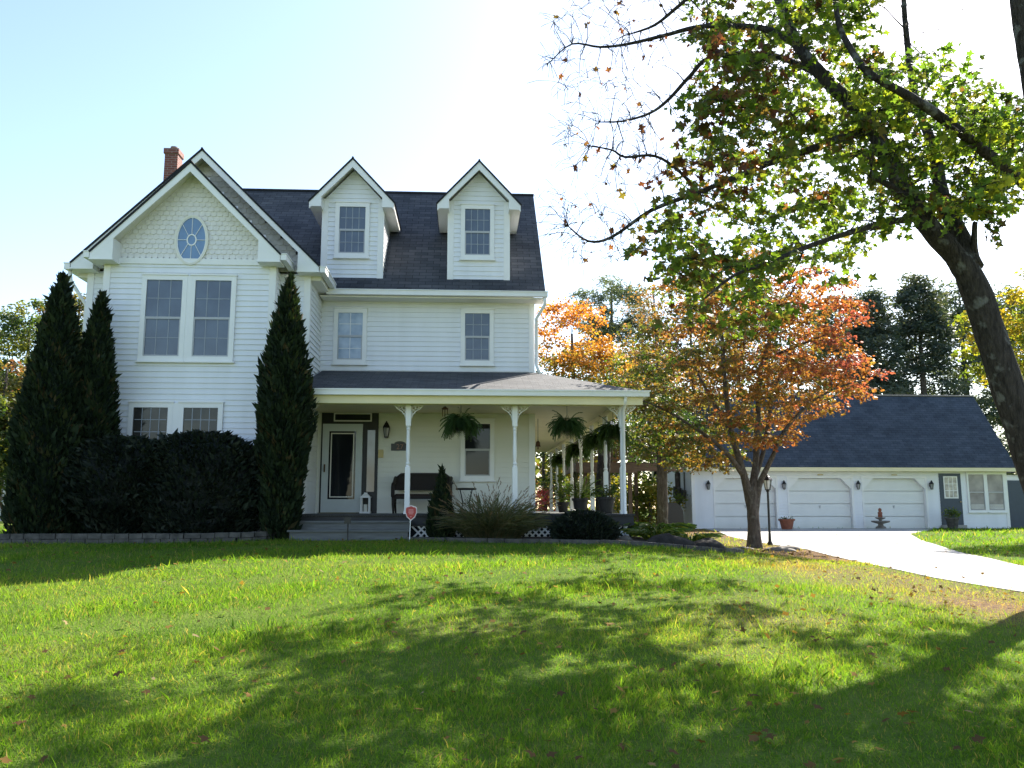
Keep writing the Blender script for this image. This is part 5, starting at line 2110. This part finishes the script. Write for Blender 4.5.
    ends = sk.reach(B, rmax=.02, k=.009, tip=.006, n=4, bendy=.06)
    E = []
    for m2, a in ends:
        for _ in range(3):
            E.append(a + rng.normal(0, .13, 3) + (a - m2) * rng.uniform(.7, 1.6) + np.array((-.10, 0, -.02)))
    sk.reach(np.array(E), rmax=.007, k=.004, tip=.0045, n=3, bendy=.05)
    nl = 42
    C, LD = sprays(sk, A, 6, 7, .42)
    sk.build('trunk', M['barkdark'], root)
    base_t = np.interp(U, [640, 700, 780, 850, 930, 1020], [.55, .44, .56, .64, .70, .8]) + rng.normal(0, .17, len(A))
    # rusty sprays low on the left, deep red at the upper left
    T = np.repeat(base_t, nl) + rng.normal(0, .13, len(C))
    # a few dark dry leaves on the bare twigs
    nb2 = 90
    sel = rng.choice(len(B), nb2)
    hold = B[sel] + rng.normal(0, .01, (nb2, 3))
    C = np.concatenate([C, hold])
    LD = np.concatenate([LD, leafdirs(nb2, .9)])
    T = np.concatenate([T, rng.uniform(0, .3, nb2)])
    leaves_mesh('crown', C, LD, .112 * rng.uniform(.5, 1.25, len(C)), T, MAPLE, M['lf_big'], root)


leaning_maple()


def upright_maple():
    root = thing('maple_tree', 'upright maple at the right edge with one long limb crossing the leaves', 'tree', (9.1, 12.6, .42))
    sk = Skel()
    sk.limb([(9.6, 12.6, .2), (9.55, 12.6, 1.2), (9.45, 12.6, 3), (9.3, 12.6, 5.0), P(1036, 110, 12.6), P(1024, 40, 12.6), P(1016, -20, 12.6), P(1005, -160, 12.8), P(1000, -330, 13)],
            [.30, .24, .21, .18, .15, .135, .12, .09, .03], 14)
    sk.limb([P(1085, 248, 12.4), P(1048, 206, 11.4), P(1018, 178, 10.6), P(985, 152, 10.2), P(955, 128, 9.9), P(925, 106, 9.7), P(898, 90, 9.6), P(868, 72, 9.6), P(850, 48, 9.8), P(838, 20, 10), P(832, -30, 10.2), P(822, -120, 10.6)],
            [.11, .092, .078, .07, .064, .058, .052, .046, .04, .034, .028, .02], 12)
    sk.limb([P(1012, -20, 12.6), P(1060, -80, 13), P(1130, -160, 13.4)], [.1, .07, .03], 8)
    q = np.concatenate([poly_sample([(858, 60), (905, 55), (945, 60), (1000, 92), (1045, 75), (1060, 200), (1000, 232), (950, 200), (900, 220), (870, 160)], 95),
                        poly_sample([(860, -20), (850, -220), (950, -420), (1080, -380), (1120, -180), (1050, -90), (960, -60)], 70)])
    A = np.array([tuple(P(u, v, y)) for (u, v), y in zip(q, np.where(np.arange(len(q)) < 95, rng.uniform(9.4, 11.9, len(q)), rng.uniform(11, 15, len(q))))])
    sk.reach(A, rmax=.045, k=.011)
    nl = 42
    C, LD = sprays(sk, A, 6, 7, .42)
    sk.build('trunk', M['barkdark'], root)
    T = np.repeat(rng.uniform(.10, 1.0, len(A)), nl) + rng.normal(0, .14, len(C))
    leaves_mesh('crown', C, LD, .098 * rng.uniform(.5, 1.25, len(C)), T, MAPLE, M['lf_up'], root)


upright_maple()


def red_maple():
    bz_ = H(7.4, 21.9)
    root = thing('red_maple', 'multi stemmed maple with red and orange leaves in front of the garage', 'tree', (7.4, 21.9, bz_))
    sk = Skel()
    y = 21.9
    sk.limb([(7.4, y, bz_ - .1), P(754, 530, y), P(752, 505, y), P(749, 488, y)], [.22, .165, .14, .12], 12)
    sk.limb([P(753, 520, y), P(748, 492, y), P(741, 465, y - .2), P(731, 430, y - .4), P(725, 385, y - .5), P(722, 340, y - .5), P(716, 300, y - .4), P(712, 275, y)], [.12, .115, .085, .075, .062, .05, .03, .012], 10)
    sk.limb([P(754, 520, y), P(753, 490, y), P(756, 460, y + .2), P(758, 420, y + .4), P(760, 375, y + .6), P(772, 335, y + .6), P(788, 300, y + .6), P(800, 275, y + .5)], [.12, .11, .085, .075, .062, .05, .03, .012], 10)
    sk.limb([P(755, 478, y + .1), P(765, 445, y + .5), P(772, 400, y + 1), P(782, 370, y + 1.4), P(795, 340, y + 1.6)], [.07, .06, .05, .03, .012], 8)
    sk.limb([P(755, 518, y), P(759, 486, y), P(772, 458, y - .3), P(784, 432, y - .6), P(805, 408, y - .8), P(832, 390, y - 1), P(862, 380, y - 1)], [.10, .08, .06, .05, .04, .028, .012], 8)
    sk.limb([P(745, 478, y), P(731, 458, y - .6), P(712, 440, y - 1.1), P(690, 425, y - 1.5), P(665, 410, y - 1.8), P(640, 400, y - 2)], [.09, .06, .05, .035, .025, .01], 8)
    sk.limb([P(735, 440, y - .4), P(712, 400, y), P(690, 360, y + .6), P(668, 330, y + 1)], [.07, .05, .03, .012], 8)
    sk.limb([P(762, 360, y + .6), P(800, 345, y), P(835, 330, y - .3), P(852, 315, y - .4)], [.05, .035, .02, .01], 8)
    poly = [(632, 318), (660, 285), (700, 262), (745, 246), (790, 258), (830, 275), (862, 285), (858, 315), (845, 330), (850, 350), (872, 368), (880, 384), (860, 394), (835, 396), (832, 410), (805, 420), (800, 432), (776, 442), (762, 452),
            (745, 440), (735, 462), (712, 470), (690, 462), (668, 470), (645, 458), (640, 435), (626, 418), (622, 390), (634, 360)]
    q = poly_sample(poly, 520)
    # rounded crown: thickest through the middle
    w = np.sqrt(np.clip(1 - ((q[:, 0] - 752) / 150) ** 2, .1, 1)) * np.sqrt(np.clip(1 - ((q[:, 1] - 370) / 150) ** 2, .1, 1))
    Y = y + rng.uniform(-2.9, 2.9, len(q)) * w
    A = np.array([tuple(P(u, v, yy)) for (u, v), yy in zip(q, Y)])
    sk.reach(A, rmax=.035, k=.010)
    nl = 70
    C, LD = sprays(sk, A, 7, 10, .46, (-.3, .15), .006, 3, .035)
    sk.build('trunk', M['bark'], root)
    right = np.clip((q[:, 0] - 740) / 130, -1, 1)
    up = np.clip((400 - q[:, 1]) / 130, -1, 1)
    bt = .37 + .36 * right + .06 * up + rng.normal(0, .15, len(A))
    T = np.repeat(bt, nl) + rng.normal(0, .10, len(C))
    leaves_mesh('crown', C, LD, .092 * rng.uniform(.6, 1.3, len(C)), T, DIAMOND, M['lf_maple'], root, 1.3)


red_maple()


def trunk_line(base, top, r0, r1):
    b, t_ = Vector(base), Vector(top)
    m_ = (b + t_) / 2 + Vector((random.uniform(-.15, .15), random.uniform(-.15, .15), 0))
    return [(b - Vector((0, 0, .2)), r0), (b * .75 + m_ * .25, r0 * .85), (m_, (r0 + r1) / 2), (t_, r1)]


BT = 'autumn trees beyond the side porch'
c = P(572, 345, 36)
tree('orange_tree', 'bright orange leaved tree rising behind the side porch roof', 'tree', (c.x, 36, 1), [trunk_line((c.x, 36, 1), (c.x, 36, c.z + .5), .2, .05)],
     [(c.x, 36, c.z + .3, 1.9, 1.8, 1.9), (c.x + .7, 35.6, c.z - 1.6, 2.1, 1.8, 1.6)], 95, 55, .15, .5, 'lf_orange', tintf=lambda a: np.clip(.75 + (a[2] - c.z) * .22 + rng.normal(0, .12), 0, 1), group=BT)
c = P(655, 345, 41)
tree('brown_tree', 'sparse pinkish brown tree behind the orange one', 'tree', (c.x, 41, 1), [trunk_line((c.x, 41, 1), (c.x, 41, c.z + 2.5), .2, .04)],
     [(c.x, 41, c.z, 2.6, 2.2, 3.0), (c.x - 1.2, 40.5, c.z - 2, 2.2, 1.8, 1.8)], 110, 26, .14, .6, 'lf_brown', group=BT)
c = P(612, 310, 52)
tree('cedar_tree', 'dull green feathery evergreen top behind the orange and brown trees', 'tree', (c.x, 52, 1), [trunk_line((c.x, 52, 1), (c.x, 52, c.z + 1.5), .3, .05)],
     [(c.x, 52, c.z, 2.8, 2.4, 2.0), (c.x + 1, 52, c.z - 3, 3.4, 2.4, 2.6)], 130, 60, .32, .65, 'lf_pine', shape=NEEDLE, width=1.6, group=BT, droop=-.2)
c = P(690, 420, 36)
tree('understory_tree', 'green and yellow understory tree behind the raised deck', 'tree', (c.x, 38.5, 1), [trunk_line((c.x, 38.5, 1), (c.x, 38.5, c.z + 1), .14, .04)],
     [(c.x, 38.5, c.z, 2.6, 1.5, 2.0), (c.x - 2.4, 38.5, c.z + .3, 2.0, 1.5, 2.4)], 100, 50, .14, .5, 'lf_olive', group=BT)
c = P(661, 470, 27)
tree('holly_tree', 'dark glossy leaved tree with thick brown trunk beyond the corner porch post', 'tree', (c.x, 27, H(c.x, 27)),
     [trunk_line((c.x, 27, H(c.x, 27)), (c.x + .05, 27, 3.4), .20, .15), [(Vector((c.x + .05, 27, 3.2)), .12), (Vector((c.x - .4, 27.2, 4.6)), .05)], [(Vector((c.x + .05, 27, 3.2)), .12), (Vector((c.x + .7, 26.8, 4.4)), .05)]],
     [(c.x + .3, 27, 3.75, 1.5, 1.4, .9), (c.x - .3, 27.2, 4.9, 1.4, 1.3, 1.1)], 70, 50, .10, .34, 'lf_green', tintf=lambda a: rng.uniform(0, .45), group=BT)
# trees close behind the end of the porch
UG = 'understory behind the porch'
for i, (u, v, Y, rx, rz_, lm, lab) in enumerate([
        (546, 440, 35.5, 2.2, 3.0, 'lf_green', 'dark green bush tree filling the gap at the far end of the porch'),
        (592, 420, 42, 2.4, 2.2, 'lf_green', 'green tree standing behind the hanging side porch ferns'),
        (575, 478, 39, 1.8, 1.2, 'lf_yel', 'yellow green bush beyond the side porch posts'),
        (635, 470, 43, 2.4, 1.6, 'lf_green', 'green bush seen under the raised deck'),
        (648, 505, 38, 1.7, .9, 'lf_yel', 'low yellow green bush below the raised deck')]):
    c = P(u, v, Y)
    zb = .9
    tree('bush_tree', lab, 'bush', (c.x, Y, zb), [trunk_line((c.x, Y, zb), (c.x, Y, max(c.z + rz_ * .5, zb + .8)), .10, .03)], [(c.x, Y, max(c.z, zb + rz_), rx, 1.4, rz_)], 75, 60, .15, .5, lm, group=UG)
c = P(546, 500, 36)
tree('pink_shrub', 'pink flowering shrub seen past the far porch posts', 'shrub', (c.x, 35, 1), [trunk_line((c.x, 35, 1), (c.x, 35, 1.7), .04, .015)], [(c.x, 35, 1.75, .7, .6, .65)], 40, 40, .09, .25, 'lf_pink')
c = P(607, 440, 30)
tree('shade_tree', 'dark straight trunk rising between the side porch posts', 'tree', (c.x, 31, 1), [[(Vector((c.x, 31, .8)), .30), (Vector((c.x, 31, 2.5)), .27), (Vector((c.x + .1, 31, 4.2)), .2), (Vector((c.x + .3, 31.2, 5.3)), .05)]],
     [(c.x + .6, 31.5, 4.8, 1.6, 1.5, 1.0)], 70, 40, .12, .45, 'lf_olive', bark='barkdark')


def conifer(name, label, base, h, r, n, lm, top=.12, seed=0, group=None, lsz=.5, bare=.08):
    root = thing(name, label, 'evergreen tree', base, group)
    b = Vector(base)
    mb = MB()
    mb.tube([b - Vector((0, 0, .2)), b + Vector((0, 0, h * .5)), b + Vector((0, 0, h))], [h * .02, h * .012, .02], 8)
    C, D, T = [], [], []
    for i in range(n):
        t = bare + (1 - bare) * (i + random.random()) / n
        rr = r * ((1 - t) ** .75 * .95 + top * .4 * (1 - t) + .02) * random.uniform(.6, 1.15) * (1 + .18 * math.sin(t * 23 + i))
        an = random.uniform(0, 6.28)
        e = Vector((math.cos(an), math.sin(an), 0))
        p0 = b + Vector((0, 0, h * t))
        rise = random.uniform(-.05, .35)
        p1 = p0 + e * rr * .5 + Vector((0, 0, rr * rise * .7))
        p2 = p0 + e * rr + Vector((0, 0, rr * rise))
        mb.tube([p0, p1, p2], [.05 * (1 - t) + .012, .02, .006], 4)
        tt = random.random()
        k = int(26 * (rr / r) + 14)
        for j in range(k):
            s_ = random.uniform(.18, 1.0)
            p = p0.lerp(p1, s_ * 2) if s_ < .5 else p1.lerp(p2, s_ * 2 - 1)
            for _ in range(2):
                C.append(tuple(p + Vector((random.gauss(0, .12), random.gauss(0, .12), random.gauss(0, .09)))))
                D.append(tuple(e * .8 + Vector((random.gauss(0, .6), random.gauss(0, .6), random.uniform(-.5, .5)))))
                T.append(tt * .6 + random.uniform(0, .4))
    mb.build('trunk', M['barkdark'], root)
    leaves_mesh('crown', C, D, lsz * rng.uniform(.5, 1.2, len(C)), T, SPRAY, M[lm], root, .8)
    return root


EG = 'evergreens behind the garage'
for u, v, Y, r, lm, lab, fat in ((868, 292, 50, 2.4, 'lf_spruce', 'narrow dark evergreen behind the garage, next to the red maple', .8),
                            (916, 279, 52, 2.5, 'lf_spruce', 'broad dark evergreen in the middle behind the garage roof', 1.0),
                            (958, 283, 58, 4.2, 'lf_pine', 'pale blue green pine behind the broad dark evergreen', 1.2),
                            (1008, 290, 58, 3.2, 'lf_pine', 'blue green pine at the right end behind the garage', 1.2),
                            (835, 300, 62, 3.0, 'lf_pine', 'distant pine half hidden by the red maple', 1.1)):
    c = P(u, v, Y)
    h = c.z - .8
    tree('evergreen_tree', lab, 'evergreen tree', (c.x, Y, .8), [[(Vector((c.x, Y, .6)), .3), (Vector((c.x, Y, .8 + h * .5)), .2), (Vector((c.x, Y, .8 + h * .97)), .03)]],
         [(c.x, Y, .8 + h * .88, r * .55 * fat, r * .5, h * .13), (c.x + .2, Y, .8 + h * .72, r * .72 * fat, r * .7, h * .14), (c.x, Y, .8 + h * .52, r * .95, r * .9, h * .16), (c.x, Y, .8 + h * .28, r * 1.1, r, h * .17)],
         95, 70, .30, .75, lm, shape=SPRAY, group=EG, width=1.0, rmax=.05, droop=0)
for u, v, Y, rx, rz_, lm, lab in ((735, 330, 55, 3.4, 3.4, 'lf_pine', 'grey green tree far behind the middle of the red maple'),
                                  (690, 340, 50, 2.8, 3.2, 'lf_brown', 'brownish tree far behind the left part of the red maple'),
                                  (790, 335, 58, 3.2, 3.2, 'lf_olive', 'olive tree far behind the right part of the red maple')):
    c = P(u, v, Y)
    tree('background_tree', lab, 'tree', (c.x, Y, .8), [trunk_line((c.x, Y, .8), (c.x, Y, c.z + 1.5), .22, .05)], [(c.x, Y, c.z, rx, 2.2, rz_), (c.x, Y, c.z - 4, rx * 1.1, 2, 2.6)], 90, 45, .22, .7, lm, group=BT)

c = P(1000, 340, 27)
tree('yellow_tree', 'yellow green maple partly behind the leaning trunk at the right edge', 'tree', (c.x + 3.0, 27, H(c.x + 3, 27)), [trunk_line((c.x + 3.0, 27, H(c.x + 3, 27)), (c.x + 2.4, 27, c.z + 1), .22, .06)],
     [(c.x + .2, 27, c.z - .1, 1.6, 1.3, 1.7), (c.x + 2.2, 27, c.z - .6, 2.2, 2, 2.6), (c.x + 3, 27, c.z + 1.0, 2.4, 2, 2.2)], 80, 45, .16, .5, 'lf_yel')

LG = 'trees at the left beyond the house'
for u, v, Y, rx, rz_, lm, lab in ((28, 350, 44, 2.4, 2.6, 'lf_green', 'olive autumn tree left of the tall arborvitae'),
                                  (5, 395, 40, 2.2, 2.0, 'lf_olive', 'olive and reddish tree at the left edge above the neighbour roof'),
                                  (-25, 360, 48, 3.0, 3.4, 'lf_olive', 'olive tree cut by the left edge of the photo'),
                                  (15, 435, 38, 2.2, 1.7, 'lf_green', 'green bushy tree just above the neighbour roof'),
                                  (78, 330, 50, 2.0, 2.6, 'lf_olive', 'yellowish tree seen between the two left arborvitae')):
    c = P(u, v, Y)
    tree('autumn_tree', lab, 'tree', (c.x, Y, 1), [trunk_line((c.x, Y, 1), (c.x, Y, c.z + rz_ * .6), .2, .04)], [(c.x, Y, c.z, rx, 2, rz_), (c.x + .5, Y, c.z - rz_ * .9, rx * .9, 1.6, rz_ * .8)], 85, 80, .19, .62, lm, group=LG)


def far_wood():
    """a distant wood that reads as one mass"""
    N = 26000
    x = rng.uniform(-160, 190, N)
    y = rng.uniform(78, 100, N)
    top = 5.2 + 1.6 * np.sin(x * .11) + 1.2 * np.sin(x * .37 + 1) + .8 * np.sin(x * .83)
    z = .8 + top * rng.random(N) ** .8
    C = np.stack([x, y, z], -1)
    T = np.clip(.45 + .3 * np.sin(x * .21) + rng.normal(0, .22, N), 0, 1)
    tag(leaves_mesh('far_wood', C, leafdirs(N, .1), rng.uniform(.5, 1.1, N), T, DIAMOND, M['lf_olive'], None, 1.4), 'low distant line of autumn woodland beyond the garage and house', 'wood', kind='stuff')


far_wood()

# ================================================================== LAWN


def point_in(poly, X, Y):
    c_ = np.zeros(len(X), bool)
    j = len(poly) - 1
    for i in range(len(poly)):
        xi, yi = poly[i]
        xj, yj = poly[j]
        m_ = ((yi > Y) != (yj > Y)) & (X < (xj - xi) * (Y - yi) / (yj - yi + 1e-12) + xi)
        c_ ^= m_
        j = i
    return c_


DRV = NEAR + FAR[::-1]
BEDS = [BED_L + [(-3.55, 18.4), (-10.5, 18.4)], BED_R + [(5.4, 18.5), (4.0, 19.5), (3.4, 18.0), (-1.15, 18.0)], [(-3.5, 16.75), (-1.0, 16.75), (-1.0, 18), (-3.5, 18)],
        [(-9, 18.3), (3.5, 17.3), (3.5, 34), (-9, 34)], [(9.7, 37), (28, 37), (28, 44), (9.7, 44)]]


def lawn():
    CC, DD, SS, TT = [], [], [], []
    for y0, y1, dens, L, in ((3.6, 6.0, 5600, .048), (6, 8, 3900, .051), (8, 11, 2100, .056), (11, 17, 950, .062), (17, 26, 150, .09), (26, 37, 60, .10)):
        xl = -.70 * y1 - .8 if y1 < 18 else (-13 if y1 < 27 else -15)
        xr = .80 * y1 + .8
        n = int((xr - xl) * (y1 - y0) * dens)
        X = rng.uniform(xl, xr, n)
        Y = rng.uniform(y0, y1, n)
        ok = ~point_in(DRV, X + rng.normal(0, .12, n), Y + rng.normal(0, .12, n))
        for b in BEDS:
            ok &= ~point_in(b, X, Y)
        ok &= (X > -.70 * Y - .8) & (X < .80 * Y + .8)
        dr_ = dry(X, Y)
        ok &= rng.random(n) > dr_ * .62
        tuft = fbm(X, Y, 2.6, 9)
        ok &= rng.random(n) < .78 + .3 * tuft
        X, Y, dr_, tuft = X[ok], Y[ok], dr_[ok], tuft[ok]
        k = len(X)
        C = np.stack([X, Y, hgt(X, Y) - .014], -1)
        D = np.stack([rng.normal(0, .42, k), rng.normal(0, .42, k), np.ones(k)], -1)
        S = L * rng.uniform(.4, 1.2, k) * (1 + .45 * tuft) * (1 - .35 * np.clip(dr_, 0, 1))
        long_ = rng.random(k) < .025
        S[long_] *= 1.8
        T = .33 + .20 * fbm(X, Y, 1.2, 21) + .08 * tuft + rng.normal(0, .15, k) + .55 * np.clip(dr_, 0, 1.2)
        T[rng.random(k) < .08] = .85
        CC.append(C); DD.append(D); SS.append(S); TT.append(T)
    C, D, S, T = (np.concatenate(a) for a in (CC, DD, SS, TT))
    far = np.clip(C[:, 1] / 9, 1, 3.2)
    sh = BLADE.copy()
    sh[:, 0] *= .075
    # wider blades far off keep the turf closed
    N, k = len(C), len(sh)
    Dn = unit(D)
    X = unit(np.cross(Dn, rng.normal(size=(N, 3))))
    bend = rng.normal(0, .25, (N, 3)) * np.array((1, 1, .15))
    tt = sh[:, 1]
    weed = rng.random(N) < .035
    far = np.where(weed, far * 3.2, far)
    Dn[weed] = unit(Dn[weed] * np.array((2.2, 2.2, .8)))
    V = C[:, None, :] + X[:, None, :] * (sh[None, :, 0:1] * far[:, None, None] * np.maximum(S, .05)[:, None, None]) + Dn[:, None, :] * (tt[None, :, None] * S[:, None, None]) + bend[:, None, :] * ((tt ** 2)[None, :, None] * S[:, None, None])
    me = bpy.data.meshes.new('lawn_grass')
    me.vertices.add(N * k)
    me.vertices.foreach_set('co', V.reshape(-1).astype(np.float32))
    me.loops.add(N * k)
    me.loops.foreach_set('vertex_index', np.arange(N * k, dtype=np.int32))
    me.polygons.add(N)
    me.polygons.foreach_set('loop_start', (np.arange(N) * k).astype(np.int32))
    me.polygons.foreach_set('loop_total', np.full(N, k, np.int32))
    at = me.attributes.new('tint', 'FLOAT', 'FACE')
    at.data.foreach_set('value', np.clip(T, 0, 1).astype(np.float32))
    me.update(calc_edges=True)
    tag(link('lawn_grass', me, M['lf_lawn']), 'bright green mown lawn grass growing across the front yard', 'grass', kind='stuff')
    print('lawn blades', N)


lawn()


def litter():
    n = 5600
    Y = rng.uniform(4, 30, n)
    X = rng.uniform(-.68, .75, n) * Y
    dr_ = dry(X, Y)
    keep = (rng.random(n) < .30 + .9 * np.clip(dr_, 0, 1)) & ~point_in(BEDS[0], X, Y) & ~point_in(BEDS[3], X, Y)
    drv = point_in(DRV, X, Y)
    keep &= ~drv | (rng.random(n) < .12)
    X, Y = X[keep], Y[keep]
    k = len(X)
    C = np.stack([X, Y, hgt(X, Y) + rng.uniform(.015, .05, k) + np.where(drv[keep], .03, 0)], -1)
    D = np.stack([rng.normal(size=k), rng.normal(size=k), rng.normal(0, .25, k)], -1)
    Nn = np.stack([rng.normal(0, .4, k), rng.normal(0, .4, k), np.ones(k)], -1)
    T = rng.random(k) ** 1.3
    # leaf lies flat: its plane's normal is near vertical
    tag(leaves_mesh('fallen_leaves', C, D, .065 * rng.uniform(.5, 1.25, k), T, MAPLE, M['lf_litter'], None, 1.0, Nn), 'fallen brown and yellow leaves scattered over the lawn and drive edge', 'leaves', kind='stuff')


litter()
